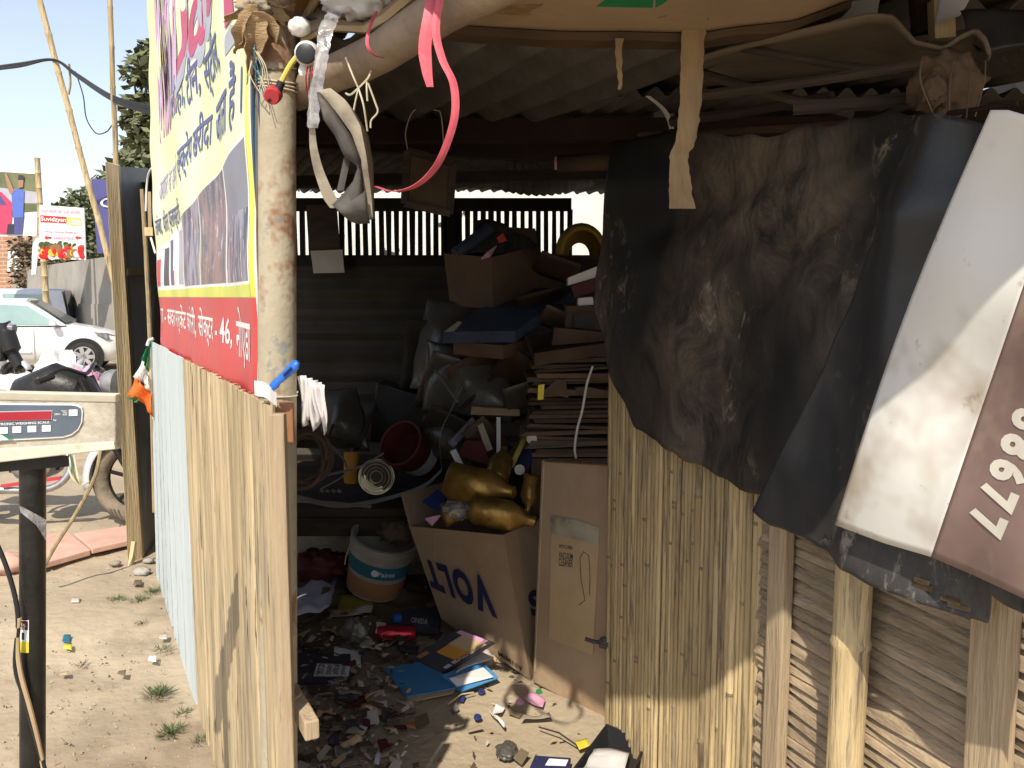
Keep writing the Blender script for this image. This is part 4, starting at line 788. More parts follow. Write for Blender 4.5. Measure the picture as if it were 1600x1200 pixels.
# dark set on the shelf
B().hexa([at(575, 690, 4.4), at(670, 700, 4.25), at(678, 690, 4.7), at(590, 680, 4.8), at(588, 598, 4.4), at(672, 622, 4.25), at(680, 615, 4.7), at(600, 592, 4.8)]).obj('television', 'black_plastic', bevel=.01, label='black old television box tilted on the shelf', cat='television')
slab('grey_board', [at(462, 660, 3.9), at(545, 692, 4.3), at(545, 702, 4.3), at(462, 700, 3.9)], (0, .02, .0), 'poly_sheet', label='grey board edge behind the hose coil', cat='board')
# shelf
SH = .47
sf = thing('plank_shelf', (-.9, 4.1, 0), 'low shelf of rough dark planks at the left inside the shop', 'shelf')
for i in range(6):
    y0 = 3.98 + .2 * i; B().box((-.65, y0 + .09, SH - .02), (1.6, .19, .04), (0, 0, rnd(-.6, .6))).obj('plank', 'dark_wood', sf)
B().box((-.65, 3.97, SH - .085), (1.6, .04, .09)).obj('front_rail', 'dark_wood', sf)
for x in (-1.4, -.05): B().box((x, 4.02, .2), (.06, .06, .42)).obj('leg', 'dark_wood', sf)
# on the shelf: hose coil, jar, tins, bucket, straps
hc = B(); c0 = at(478, 716, 3.55); pts = []
for i in range(150):
    a = i * .22; rr = .10 + .014 * math.sin(i * .37); pts.append(c0 + V((math.cos(a) * rr * .95, (i / 150 - .5) * .10 + .05 * math.sin(a), math.sin(a) * rr)))
hc.tube(pts, .011, 7); hc.obj('hose_coil', 'hose', smooth=True, label='coil of brown rubber hose on the shelf beside the pole', cat='hose')
jr = thing('orange_jar', at(549, 752, 4.2), 'small orange jar with a dark lid on the shelf', 'jar')
a, c = at(549, 754, 4.2), at(549, 704, 4.2); B().lathe(a, c, [(0, .036), (.05, .039), (.95, .039), (1, .036)], 16).obj('jar_body', 'orange', jr, smooth=True); B().lathe(c, c + V((0, 0, .02)), [(0, .04), (1, .04)], 16).obj('lid', 'black_plastic', jr)
tn = thing('ringed_tin', at(590, 770, 4.0), 'round tin lying with its ringed gold bottom towards the doorway', 'tin')
a, c = at(589, 745, 4.22), at(588, 745, 4.02); B().lathe(a, c, [(0, .085), (.93, .085), (.96, .088), (1, .088), (1, .080), (.965, .078), (.965, .062), (.98, .060), (.98, .052), (.96, .050), (.96, .036), (.975, .034), (.97, .02), (.97, 0)], 32).obj('tin_body', 'tin_gold', tn, smooth=True, sharp=30)
for rr_, m_ in ((.083, 'tin_gold'), (.064, 'card_pale'), (.046, 'tin_gold'), (.030, 'card_pale')):
    B().tube([c + V((math.cos(t_) * rr_, -.001, math.sin(t_) * rr_)) for t_ in [i * math.pi / 16 for i in range(33)]], .0032, 6).obj('pressed_ring', m_, tn, smooth=True)
B().lathe(c + V((0, -.0005, 0)), c + V((0, -.002, 0)), [(0, .076), (1, .076)], 28).obj('ring_groove', 'dusty_black', tn)
rbk = thing('red_bucket', at(645, 700, 4.0), 'dark red plastic bucket tipped towards the doorway on the shelf', 'bucket')
a, c = at(668, 722, 4.12), at(625, 692, 3.92); B().lathe(a, c, [(0, .088), (.02, .092), (.85, .108), (.87, .115), (1, .116), (1, .105), (.9, .10), (.6, .095), (.6, 0)], 26).obj('bucket_body', 'maroon', rbk, smooth=True)
B().lathe(a.lerp(c, .25), a.lerp(c, .55), [(0, .0975), (1, .1035)], 26, caps=False).obj('label_band', 'print_grey', rbk)
ps = thing('plastic_straps', at(560, 780, 3.8), 'grey plastic packing straps trailing across the shelf front', 'strap')
for i, pts in enumerate((((455, 775, 3.5), (530, 790, 3.65), (600, 780, 3.7), (660, 760, 3.7), (690, 735, 3.75)), ((455, 760, 3.5), (500, 745, 3.7), (560, 730, 3.85), (600, 708, 3.9)), ((690, 735, 3.72), (688, 680, 3.8), (705, 640, 3.8), (722, 605, 3.8)), ((455, 782, 3.5), (520, 786, 3.62), (580, 792, 3.66)), ((510, 690, 3.8), (535, 715, 3.9), (540, 740, 3.9), (500, 765, 3.8)))):
    ribbon('strap', [at(*q) for q in pts], .02 if i else .03, 'poly_strap', None, None, side=(0, 1, .6), parent=ps, twist=.6)
for i in range(4): B().tube([at(500 + 9 * i, 766, 3.75), at(506 + 9 * i, 768, 3.75)], .008, 7).obj('steel_clip', 'steel', ps)
# bits between shelf and carton
slab('wood_offcut', [at(735, 648, 3.75), at(812, 650, 3.7), at(812, 640, 3.72), at(737, 635, 3.77)], (0, .12, .0), 'card', label='orange brown wood offcut lying on the plastic sheet', cat='timber')
B().bar(at(779, 652, 3.7), at(779, 736, 3.6), .018, .006).obj('white_stick', 'paper', label='upright white strip below the wood offcut', cat='stick')
slab('folder', [at(797, 724, 3.5), at(802, 732, 3.5), at(834, 662, 3.56), at(828, 660, 3.56)], (0, .1, 0), 'olive', label='dark folder with a yellow edge leaning on the tied stack', cat='folder')
slab('purple_box', [at(804, 730, 3.52), at(822, 745, 3.45), at(846, 680, 3.52), at(836, 662, 3.58)], (0, .06, 0), 'ink', label='dark purple carton with white round marks by the tied stack', cat='carton')
for (x, y_) in ((831, 686), (812, 734)): B().lathe(at(x, y_, 3.42), at(x, y_, 3.425), [(0, .022), (1, .022)], 16).obj('round_mark', 'paper_dirty', bpy.data.objects['purple_box'])
slab('red_striped_box', [at(716, 712, 3.6), at(768, 728, 3.5), at(752, 690, 3.56), at(728, 688, 3.62)], (0, .06, 0), 'maroon', label='crushed red striped box behind the gold jug', cat='box')
slab('brown_strip', [at(744, 660, 3.66), at(752, 655, 3.66), at(770, 702, 3.6), at(760, 706, 3.6)], (0, .02, 0), 'dusty_cloth', label='dusty grey strip of board behind the red striped box', cat='board')
slab('magazine', [at(700, 692, 3.7), at(738, 652, 3.75), at(744, 660, 3.75), at(708, 700, 3.7)], (0, .03, 0), 'print_collage', label='colourful magazine spine left of the white strip', cat='magazine')
slab('white_tube', [at(703, 706, 3.55), at(712, 702, 3.55), at(724, 726, 3.5), at(716, 730, 3.5)], (0, .02, 0), 'paper', label='short white tube beside the red striped box', cat='tube')
# calendar and picture frame
cl = thing('calendar', at(512, 430, 5.2), 'small paper calendar hanging on the slotted tin wall', 'calendar')
slab('calendar_top', [at(483, 398, 5.2), at(532, 396, 5.2), at(526, 320, 5.2), at(478, 320, 5.2)], (0, .004, 0), 'dark_wood', cl)
slab('calendar_pad', [at(490, 427, 5.19), at(538, 426, 5.19), at(535, 390, 5.19), at(485, 392, 5.19)], (0, .01, 0), 'paper_dirty', cl)
pf = thing('picture_frame', at(670, 332, 3.0), 'small dark framed picture hanging by wire under the roof', 'picture frame')
q = [at(632, 318, 2.7), at(703, 334, 2.75), at(709, 256, 2.75), at(637, 236, 2.7)]
slab('picture', q, (0, .01, 0), 'card_dark', pf)
for i in range(4): B().bar(q[i] + V((0, -.004, 0)), q[(i + 1) % 4] + V((0, -.004, 0)), .022, .016, up=(0, 1, 0)).obj('frame_bar', 'dark_wood', pf)
B().tube(sub([q[3], at(634, 205, 2.7), at(648, 172, 2.7), at(680, 172, 2.7), at(690, 185, 2.72), q[2] + V((-.03, 0, 0))]), .002, 5).obj('hanging_wire', 'twine', pf)
# paper roll under the roof
rl = thing('paper_roll', at(900, 255, 3.0), 'rolled pinkish paper lying on the beam above the tarpaulin', 'paper roll')
a, c = at(872, 256, 3.0), at(975, 252, 2.95); B().tube([a, c], .028, 14, caps=False).obj('roll', 'card_dark', rl, smooth=True, solid=.003)
pts = []
for i in range(24): t_ = i * .55; r_ = .027 - .0008 * i; pts.append(a + V((0, math.cos(t_) * r_, math.sin(t_) * r_)))
b = B(); b.grid([[p + V((-.012, 0, 0)) for p in pts], [p + V((.02, 0, 0)) for p in pts]]); b.obj('roll_end', 'print_pink', rl, solid=.0015)
# white sack ribbon in the roof gap and a pale post
B().bar(at(1036, 150, 3.0), at(1036, 205, 3.0), .07, .05).obj('pale_post', 'concrete', label='pale grey post stub glimpsed through the roof gap', cat='post')
ribbon('white_ribbon', [at(*q) for q in ((1012, 150, 2.7), (1036, 170, 2.7), (1046, 188, 2.7), (1050, 204, 2.7))], .016, 'paper', 'pinkish white ribbon lit in the roof gap', 'ribbon')
# paint bucket
pbk = thing('paint_bucket', at(590, 935, 3.9), 'dirty white paint bucket with a blue band, tilted on the rubbish', 'bucket')
a, c = at(584, 918, 3.95), at(602, 838, 3.90); B().lathe(a, c, [(0, .128), (.02, .134), (.72, .152), (.73, .16), (.78, .16), (.79, .154), (.86, .156), (.87, .164), (.92, .164), (.93, .158), (.98, .160), (1, .166), (1, .150), (.8, .145), (.3, .13), (.3, 0)], 36).obj('bucket_body', 'bucket_plastic', pbk, smooth=True, sharp=25)
B().lathe(a.lerp(c, .05), a.lerp(c, .38), [(0, .1362), (1, .1452)], 36, caps=False).obj('earth_band', 'terracotta', pbk, smooth=True)
B().lathe(a.lerp(c, .46), a.lerp(c, .70), [(0, .1480), (1, .1535)], 36, caps=False).obj('blue_band', 'teal', pbk, smooth=True)
ax = (c - a).normalized(); u0 = V((0, -1, 0)); u0 = (u0 - ax * u0.dot(ax)).normalized(); q0 = ax.cross(u0)
if q0.x < 0: q0 = -q0
def onb(a_, h_): return a.lerp(c, h_) + (u0 * math.cos(a_) + q0 * math.sin(a_)) * (.1492 + .022 * (h_ - .46))
lettering('Paints', lambda x, y_: onb(.12 + .55 * x, .53 + .09 * y_), 'paper', pbk)
B().lathe(onb(.02, .58), onb(.02, .58) + (u0 * .999) * .002, [(0, .017), (1, .017)], 14).obj('round_emblem', 'paper', pbk)
B().tube(sub([onb(-1.3, .8), onb(-1.25, .7) + V((-.02, 0, -.04)), onb(-1.1, .45) + V((-.02, 0, 0))]), .003, 5).obj('handle_wire', 'twine', pbk)
lump(at(620, 832, 3.95), (.09, .06, .05), 'leaf_dry', 'bucket_rubbish', 'dry rubbish heaped in the paint bucket', 'rubbish', 4, amp=.35)
# ---------------------------------------------------------------- rubbish on the floor
def bump_sheet(name, pts, mat, lab, cat, z=.02, amp=.012, seed=0, n=8, solid=.0012, group=None, fr=14):
    c = [gnd(x, y_, z) for x, y_ in pts]; f = quad(*c); b = B()
    b.grid([[f(i / n, j / n) + V((0, 0, amp * (nz(f(i / n, j / n), fr, seed) + .5))) for i in range(n + 1)] for j in range(n + 1)])
    return b.obj(name, mat, smooth=True, sharp=180, solid=solid, label=lab, cat=cat, group=group)
bump_sheet('paper_sheet', ((452, 968), (515, 962), (527, 908), (452, 925)), 'paper_lilac', 'large crumpled pale paper on the rubbish under the shelf', 'paper', z=.08, amp=.05, seed=1)
bump_sheet('yellow_card', ((527, 956), (583, 954), (586, 928), (530, 930)), 'olive', 'dull yellow card lying before the paint bucket', 'card', z=.06, amp=.01, seed=2)
bump_sheet('silver_paper', ((515, 970), (580, 958), (583, 950), (518, 958)), 'paper_dirty', 'crumpled foil paper below the yellow card', 'paper', z=.06, amp=.02, seed=3)
lump(at(500, 882, 4.0) , (.13, .10, .07), 'maroon', 'red_bag', 'dark red plastic bag slumped under the shelf', 'bag', 5, amp=.4)
lump(at(555, 985, 3.3), (.055, .05, .05), 'poly_sheet', 'grey_lump', 'crumpled grey paper ball beside the red can', 'paper', 6, amp=.3)
cn = thing('drink_can', gnd(588, 1000), 'red aluminium drink can lying on the rubbish', 'can')
a, c = gnd(588, 990, .045), gnd(650, 990, .045); B().lathe(a, c, [(0, .020), (.03, .026), (.08, .033), (.9, .033), (.96, .027), (1, .025)], 22).obj('can_body', 'can_red', cn, smooth=True, sharp=30)
B().lathe(a + (a - c) * .002, a + (c - a) * .035, [(0, .022), (1, .0265)], 22).obj('can_rim', 'steel', cn, smooth=True)
pts = [a.lerp(c, .36 + .2 * math.cos(t_)) + V((0, -.0336 * math.cos(.5 * math.sin(t_)), .0336 * math.sin(.5 * math.sin(t_)) + .004)) for t_ in [i * .33 for i in range(20)]]
B().tube(pts, .0012, 4).obj('printed_ring', 'yellow', cn)
pk = thing('black_pack', gnd(660, 975), 'black printed pack with a blue cap behind the red can', 'pack'); B().hexa([gnd(628, 985, .03), gnd(684, 992, .03), gnd(690, 968, .03), gnd(634, 962, .03)] + [p + V((0, 0, .035)) for p in (gnd(628, 985, .03), gnd(684, 992, .03), gnd(690, 968, .03), gnd(634, 962, .03))]).obj('pack_body', 'print_dark', pk)
B().box(gnd(621, 966, .06), (.035, .03, .03), (0, 0, 20)).obj('cap', 'blue_plastic', pk); lettering('ONIDA', quad(gnd(642, 972, .069), gnd(668, 976, .069), gnd(669, 968, .069), gnd(643, 964, .069)), 'paper', pk)
gb = thing('printed_box', gnd(690, 1030), 'glossy black box with orange food print propped on the blue folder', 'box')
q = [gnd(640, 1030, .03), gnd(690, 1052, .03), V(), at(716, 982, 3.2)]; q[2] = q[1] + (q[3] - q[0])
slab('box_face', q, (.01, .03, -.02), 'print_dark', gb); fq = quad(q[0], q[1], q[2], q[3]); nq = (q[1] - q[0]).cross(q[3] - q[0]).normalized(); nq = nq if nq.y < 0 else -nq
def fpan(u0, u1, v0, v1, m, nm='print'): B().prism([fq(u0, v0) + nq * .002, fq(u1, v0) + nq * .002, fq(u1, v1) + nq * .002, fq(u0, v1) + nq * .002], nq * .0006).obj(nm, m, gb)
fpan(.28, .98, .62, .90, 'card_pale'); fpan(.30, .95, .36, .62, 'orange'); fpan(.1, .9, .90, .985, 'print_pink'); fpan(.06, .2, .1, .3, 'terracotta')
for i in range(5): fpan(.86, .97, .12 + .16 * i, .24 + .16 * i, 'print_grey')
fo = thing('blue_folder', gnd(690, 1075), 'torn blue card folder with a white label lying on the floor', 'folder')
def fldr(pts, m, nm, dz=.0, th=.004): B().prism([gnd(x, y_, z_ + dz) for x, y_, z_ in pts], (0, 0, th)).obj(nm, m, fo)
fldr(((600, 1046, .03), (665, 1034, .03), (705, 1066, .025), (712, 1076, .02), (635, 1090, .012)), 'blue_folder', 'folder_leaf')
fldr(((690, 1056, .05), (752, 1034, .05), (779, 1060, .03), (720, 1082, .02)), 'blue_folder', 'folder_leaf')
fldr(((702, 1060, .051), (755, 1043, .051), (771, 1058, .038), (714, 1073, .030)), 'paper', 'white_label', dz=.005, th=.001)
fldr(((634, 1092, .004), (712, 1074, .012), (708, 1084, .006), (650, 1096, .002)), 'card_pale', 'torn_card')
bx_ = thing('cigarette_carton', gnd(500, 1065), 'black carton with a white text panel lying at the left of the floor', 'carton')
B().hexa([gnd(440, 1072, .0), gnd(548, 1068, .0), gnd(548, 1040, .0), gnd(440, 1038, .0)] + [p + V((0, 0, .05)) for p in (gnd(440, 1072, .0), gnd(548, 1068, .0), gnd(548, 1040, .0), gnd(440, 1038, .0))]).obj('carton_body', 'print_dark', bx_)
tq = [gnd(490, 1056, .0515), gnd(545, 1056, .0515), gnd(548, 1038, .0515), gnd(496, 1036, .0515)]
B().prism(tq, (0, 0, .0006)).obj('text_panel', 'paper', bx_); fq2 = quad(*[p + V((0, 0, .0012)) for p in tq])
for i, s_ in enumerate(('Smoking', 'kills', 'tobacco', 'cancer')): lettering(s_, lambda a_, c_, i=i: fq2(1 - (.1 + .22 * i + .18 * c_), 1 - (.1 + .8 * a_)), 'ink_black', bx_)
lettering('DUNHILL', quad(gnd(538, 1062, .03), gnd(512, 1064, .03), gnd(512, 1071, .006) , gnd(538, 1069, .006)), 'paper', bx_)
bpy.data.objects[bx_.children[-1].name].location.y -= .004
bump_sheet('white_paper', ((522, 1040), (564, 1046), (564, 1020), (522, 1016)), 'paper', 'small white folded paper behind the black carton', 'paper', z=.03, amp=.02, seed=5)
bump_sheet('white_leaflet', ((712, 1052), (772, 1030), (758, 1012), (716, 1040)), 'paper', 'white leaflet between the printed box and the blue folder', 'paper', z=.05, amp=.01, seed=6)
lump(gnd(766, 1030, .02), (.05, .03, .025), 'card_pale', 'paper_curl', 'curled tan paper beside the blue folder', 'paper', 7, amp=.5)
scr_list = [((539, 1150), (561, 1156), (564, 1128), (543, 1130), 'paper_dirty', 'dusty torn paper square on the dark floor'), ((772, 1124), (788, 1142), (789, 1136), (762, 1110), 'paper', 'curved white strip of paper in the sun patch'), ((768, 1114), (782, 1118), (789, 1106), (776, 1102), 'paper', 'small white torn paper above the curved strip'), ((818, 1096), (848, 1110), (852, 1098), (826, 1086), 'print_pink', 'pink and white sweet wrapper near the lettered carton'), ((812, 1128), (862, 1126), (858, 1120), (818, 1120), 'dusty_cloth', 'flat torn grey strip in the sun patch'), ((600, 1146), (622, 1150), (624, 1138), (602, 1136), 'card_pale', 'pale card scrap on the dark floor'), ((584, 1195), (592, 1198), (600, 1160), (597, 1160), 'paper_lilac', 'thin upright grey sliver on the dark floor'), ((536, 1100), (560, 1104), (552, 1078), (524, 1082), 'poly_sheet', 'grey plastic scrap below the black carton'), ((588, 1110), (606, 1112), (604, 1096), (586, 1098), 'paper', 'small crumpled white paper below the blue folder'), ((635, 1140), (650, 1142), (648, 1130), (634, 1132), 'terracotta', 'small reddish scrap on the floor shadow edge'), ((905, 1176), (922, 1170), (916, 1160), (898, 1164), 'yellow', 'bright yellow scrap beside the black tray'), ((575, 1060), (600, 1070), (592, 1056), (572, 1050), 'paper_dirty', 'torn pale paper beside the white folded paper')]
for i, (a, c, d_, e_, m, lb) in enumerate(scr_list): bump_sheet('paper_scrap', (a, c, d_, e_), m, lb, 'paper', z=.008, amp=.02, seed=20 + i, n=5, group='paper scraps on the floor')
for i, (x, y_, m, r_, lb) in enumerate(((746, 1122, 'dark_blue', .014, 'blue bottle cap in the sun patch'), (752, 1082, 'dark_blue', .014, 'blue bottle cap beside the blue folder'), (842, 1082, 'green_print', .012, 'green bottle cap by the lettered carton'), (812, 1098, 'print_pink', .016, 'pink cap near the sweet wrapper'))):
    p = gnd(x, y_); B().lathe(p, p + V((.002, -.003, .008)), [(0, r_), (.8, r_), (1, r_ * .85)], 14).obj('bottle_cap', m, smooth=True, label=lb, cat='cap', group='bottle caps on the floor')
lump(gnd(792, 1172, .012), (.035, .045, .018), 'poly_sheet', 'grey_rag', 'crumpled grey plastic rag in the sun patch', 'rag', 9, amp=.35, freq=2)
# black tray with a paper
tr = thing('black_tray', gnd(950, 1180), 'black plastic tray with a white paper in it at the bottom edge', 'tray')
tc = [gnd(900, 1225), gnd(985, 1235), gnd(1008, 1185), gnd(948, 1158)]; ce = sum(tc, V()) / 4
b = B(); inn_ = [ce.lerp(p, .80) for p in tc]; hh = V((0, 0, .055))
for i in range(4):
    j = (i + 1) % 4; b.add([inn_[i] + V((0, 0, .004)), inn_[j] + V((0, 0, .004)), tc[j] + hh, tc[i] + hh], [(0, 1, 2, 3)]); b.add([tc[i] + hh, tc[j] + hh, ce.lerp(tc[j], 1.07) + hh, ce.lerp(tc[i], 1.07) + hh], [(0, 1, 2, 3)])
b.add([p + V((0, 0, .004)) for p in inn_], [(0, 1, 2, 3)]); b.obj('tray_shell', 'black_plastic', tr, solid=.004)
bump_sheet('paper_sheet', ((904, 1222), (972, 1228), (984, 1176), (928, 1172)), 'paper', 'white paper sheet lying in the black tray', 'paper', z=.045, amp=.02, seed=12)
ww = thing('wrapper', gnd(860, 1198), 'blue and white printed wrapper at the bottom edge left of the tray', 'wrapper')
B().prism([gnd(828, 1202, .01), gnd(890, 1204, .01), gnd(892, 1188, .02), gnd(836, 1184, .02)], (0, 0, .008)).obj('wrapper_body', 'ink', ww); B().prism([gnd(852, 1196, .021), gnd(884, 1197, .021), gnd(888, 1188, .028), (gnd(858, 1186, .028))], (0, 0, .002)).obj('white_patch', 'paper', ww)
# twigs
for i, (a, c) in enumerate((((556, 1108), (632, 1118)), ((842, 1136), (906, 1168)), ((560, 1100), (600, 1078)), ((700, 1100), (740, 1082)))):
    p, q = gnd(*a, .012), gnd(*c, .014); B().tube([p, p.lerp(q, .5) + V((0, .01, .01)), q], .003, 5).obj('twig', 'dark_wood' if i == 1 else 'raw_timber', label=['pale straw lying on the dark floor', 'dark twig beside the black tray', 'short straw below the grey plastic scrap', 'thin straw under the blue folder edge'][i], cat='twig', group='twigs on the floor')
# crumpled scraps in the dark rubbish
random.seed(5)
ci = 0
for (x0, x1, y0, y1, where) in ((565, 640, 1000, 1030, 'just below the red can'), (462, 530, 972, 1015, 'in front of the large pale paper'), (462, 560, 1078, 1105, 'right below the black text carton'), (466, 560, 1110, 1150, 'beside the batten end at the fence'), (565, 650, 1100, 1150, 'along the shadow edge'), (470, 610, 1160, 1196, 'at the bottom edge of the dark floor')):
    for cname, m in [('dusty grey', 'poly_sheet'), ('pale', 'paper_dirty'), ('brown card', 'card_dusty_shaded'), ('black printed', 'print_dark'), ('dark red', 'maroon'), ('tan', 'card_pale')]:
        x, y_ = rnd(x0, x1), rnd(y0, y1); w_, h_ = rnd(9, 22), rnd(4, 10); a_ = rnd(-.5, .5); cs, sn = math.cos(a_), math.sin(a_); ci += 1
        pts = [(x + cs * dx * w_ - sn * dy * h_, y_ + sn * dx * w_ * .5 + cs * dy * h_) for dx, dy in ((-1, 1), (1, rnd(.5, 1)), (rnd(.5, 1), -1), (-1, -rnd(.4, 1)))]
        bump_sheet('crumpled_scrap', pts, m, cname + ' crumpled scrap ' + where, 'scrap', z=rnd(.004, .03), amp=rnd(.012, .04), seed=60 + ci, n=6, group='crumpled scraps in the rubbish', fr=rnd(14, 30))
# dusty sheets, rods and sacks jumbled on the heap
for i, (x, y_, Yd, w_, h_, a_, m) in enumerate(((690, 600, 4.0, 34, 46, .3, 'poly_sheet'), (745, 585, 3.95, 48, 30, -.5, 'card_dark'), (800, 590, 3.85, 36, 40, .6, 'card_dark'), (820, 625, 3.7, 30, 26, -.3, 'poly_sheet'), (700, 670, 3.9, 40, 22, .5, 'tin'), (760, 690, 3.75, 26, 34, -.7, 'card_dusty_shaded'), (655, 560, 4.35, 26, 60, .1, 'tin'), (870, 420, 4.2, 36, 18, .35, 'card_dusty_shaded'), (845, 470, 3.95, 40, 14, -.25, 'card_dark'), (870, 500, 3.75, 28, 16, .4, 'card_dusty_shaded'), (610, 650, 4.5, 30, 44, .25, 'card_dark'))):
    cs, sn = math.cos(a_), math.sin(a_)
    q = [at(x + cs * dx * w_ - sn * dy * h_, y_ + sn * dx * w_ + cs * dy * h_, Yd + dy * .12) for dx, dy in ((-1, 1), (1, rnd(.8, 1)), (rnd(.8, 1), -1), (-rnd(.8, 1), -1))]
    f_ = quad(*q); b = B(); b.grid([[f_(c_ / 6, r_ / 6) + V((0, .03 * nz(f_(c_ / 6, r_ / 6), 7, i), 0)) for c_ in range(7)] for r_ in range(7)])
    b.obj('scrap_sheet', m, solid=.008, smooth=True, sharp=30, label=['grey plastic scrap left of the sagging sheet', 'brown board under the blue carton corner', 'dark board right of the sagging plastic sheet', 'grey scrap beside the tied stack', 'dull sheet behind the red bucket', 'brown board behind the gold jug', 'tall dark sheet left of the wrapped board', 'brown board below the helmet', 'thin board lying across the blue carton', 'bent brown board left of the small open carton', 'dark board behind the television'][i], cat='scrap sheet', group='scrap sheets in the heap')
for i, (a_, c_) in enumerate((((640, 540, 4.3), (700, 470, 4.5)), ((720, 640, 3.8), (800, 560, 3.9)), ((850, 600, 3.45), (820, 520, 3.7)), ((560, 700, 4.2), (600, 600, 4.5)), ((500, 720, 4.0), (540, 610, 4.6)))):
    B().tube([at(*a_), at(*c_)], rnd(.005, .011), 7).obj('scrap_rod', 'dark_wood' if i % 2 else 'tin', label=['thin rod in front of the wrapped board', 'dark rod slanting over the sagging plastic sheet', 'thin rod leaning on the tied stack', 'dark rod beside the television', 'thin rod behind the hose coil'][i], cat='rod', group='rods in the heap')
# uncountable small litter
lm = ['paper', 'paper_dirty', 'print_pink', 'dark_blue', 'card_pale', 'maroon', 'poly_sheet', 'card_dark', 'leaf_dry', 'teal', 'yellow', 'print_dark']
b = B()
def chip(p, s, mi):
    a = rnd(0, 6.28); t_ = V((math.cos(a), math.sin(a), rnd(-.5, .5))) * s; n_ = V((-math.sin(a), math.cos(a), rnd(-.5, .5))) * s * rnd(.25, .9)
    p = p + V((0, 0, s * .45)); m_ = V((0, 0, s * rnd(-.3, .4)))
    b.add([p - t_ - n_, p + t_ - n_ * rnd(.5, 1), p + t_ + n_ + m_, p - t_ * rnd(.4, 1) + n_ + m_], [(0, 1, 2), (0, 2, 3)], mi)
for i in range(3000):
    # denser towards the shaded left of the doorway
    x, y_ = rnd(420, 960), rnd(900, 1230)
    xe = 640 + 30 * nz((y_ * .02, 0, 0)); dens = 1.0 if x < xe - 40 else (max(.06, .8 - (x - xe + 40) / 90) if y_ > 1075 else .35)
    if random.random() > dens: continue
    p = gnd(x, y_, 0)
    if p.y > 4.6: continue
    if (p - W0).dot(WN) < 0.02 and p.y < 2.7: continue
    mound = max(0, .07 * (1 - abs(p.y - 3.4) / 1.0)) if x < 640 else 0
    chip(p + V((0, 0, rnd(0, mound))), (rnd(.003, .015) if random.random() < .9 else rnd(.016, .034)) * (1 if x < 640 else .8), random.choices(range(12), [2.5, 12, .5, .4, 7, 1.2, 8, 6, 12, .2, .2, 2])[0])
b.obj('floor_litter', lm, solid=.0008, kind='stuff', label='fine litter of paper, plastic and leaf scraps over the shop floor', cat='litter')
# rubbish mound under the clutter
b = B(); rows = []
for j in range(40):
    rows.append([V((x_, y_, -.02 + max(0, .08 * math.sin(math.pi * j / 39) * math.sin(math.pi * i / 39) ** .6 * (1 + .8 * nz((x_, y_, 1), 6)) + .03 * nz((x_, y_, 2), 16)))) for i in range(40) for y_ in [3.25 + 1.3 * j / 39] for x_ in [(FA.x + (FA.y - y_) * .5282 + .06) * (1 - i / 39) - .30 * i / 39]])
b.grid(rows); b.obj('rubbish_mound', 'leaf_dry', smooth=True, sharp=180, kind='stuff', label='trodden mound of dusty rubbish under the shelf', cat='rubbish')
# ================================================================ OUTSIDE ON THE LEFT
# ---------------------------------------------------------------- electronic weighing scale
YW = 1.62
sc = thing('weighing_scale', V((at(51, 900, YW).x, YW + .03, 0)), 'electronic weighing scale head on a black post in front of the fence', 'scale')
def sq(px, py, d=0.0): return at(px, py, YW - d)
q = [sq(-75, 728), sq(180, 701), sq(180, 618), sq(-75, 612)]
B().hexa([q[0], q[1], q[1] + V((.004, .022, 0)), q[0] + V((0, .022, 0)), q[3], q[2], q[2] + V((.004, .022, 0)), q[3] + V((0, .022, 0))]).obj('head_box', 'scale_body', sc, bevel=.003)
B().hexa([sq(-75, 624, .002), sq(181, 629, .002), sq(181, 629, .0) + V((0, .02, 0)), sq(-75, 624, 0) + V((0, .02, 0)), sq(-75, 611, .008), sq(181, 617, .008), sq(181, 616) + V((0, .022, 0)), sq(-75, 610) + V((0, .022, 0))]).obj('top_rim', 'scale_rim', sc, bevel=.002)
B().hexa([sq(-75, 731, .008), sq(180, 702, .008), sq(180, 704) + V((0, .022, 0)), sq(-75, 731) + V((0, .022, 0)), sq(-75, 706, .008), sq(178, 690, .008), sq(178, 690) + V((0, .02, 0)), sq(-75, 706) + V((0, .02, 0))]).obj('bottom_rim', 'scale_rim', sc, bevel=.002)
def rpoly(pts, d): return [sq(x, y_, d) for x, y_ in pts]
out1 = [(-75, 629), (112, 631), (122, 632), (128, 636), (129, 644), (128, 660), (122, 672), (112, 680), (98, 684), (20, 688), (-75, 697)]
in1 = [(-75, 632), (111, 633.5), (120, 635), (125.5, 638), (126.5, 644), (125.5, 659), (120, 670), (110.5, 677.5), (97, 681.5), (20, 685), (-75, 694)]
B().prism(rpoly(out1, .004), (0, .002, 0)).obj('panel_border', 'print_white', sc); B().prism(rpoly(in1, .006), (0, .001, 0)).obj('panel_face', 'scale_panel', sc)
B().prism(rpoly([(-60, 644), (82, 641), (81, 656), (-60, 661)], .0075), (0, .001, 0)).obj('display_border', 'print_grey', sc); B().prism(rpoly([(-58, 645.5), (80, 642.5), (79, 655), (-58, 659.5)], .009), (0, .001, 0)).obj('display', 'display_red', sc)
for (x, y_) in ((-18, 675), (5, 673), (26, 671.5), (49.5, 670.5), (72, 669.5), (114, 645)): B().prism(rpoly([(x - 6.5, y_ - 4.8), (x + 7, y_ - 5.2), (x + 7, y_ + 4.6), (x - 6.5, y_ + 5)], .0075), (0, .0012, 0)).obj('button', 'print_white', sc)
lettering('ELECTRONIC WEIGHING SCALE', quad(sq(-16, 665.5, .0075), sq(77, 661.5, .0075), sq(77, 658, .0075), sq(-16, 661.5, .0075)), 'print_white', sc)
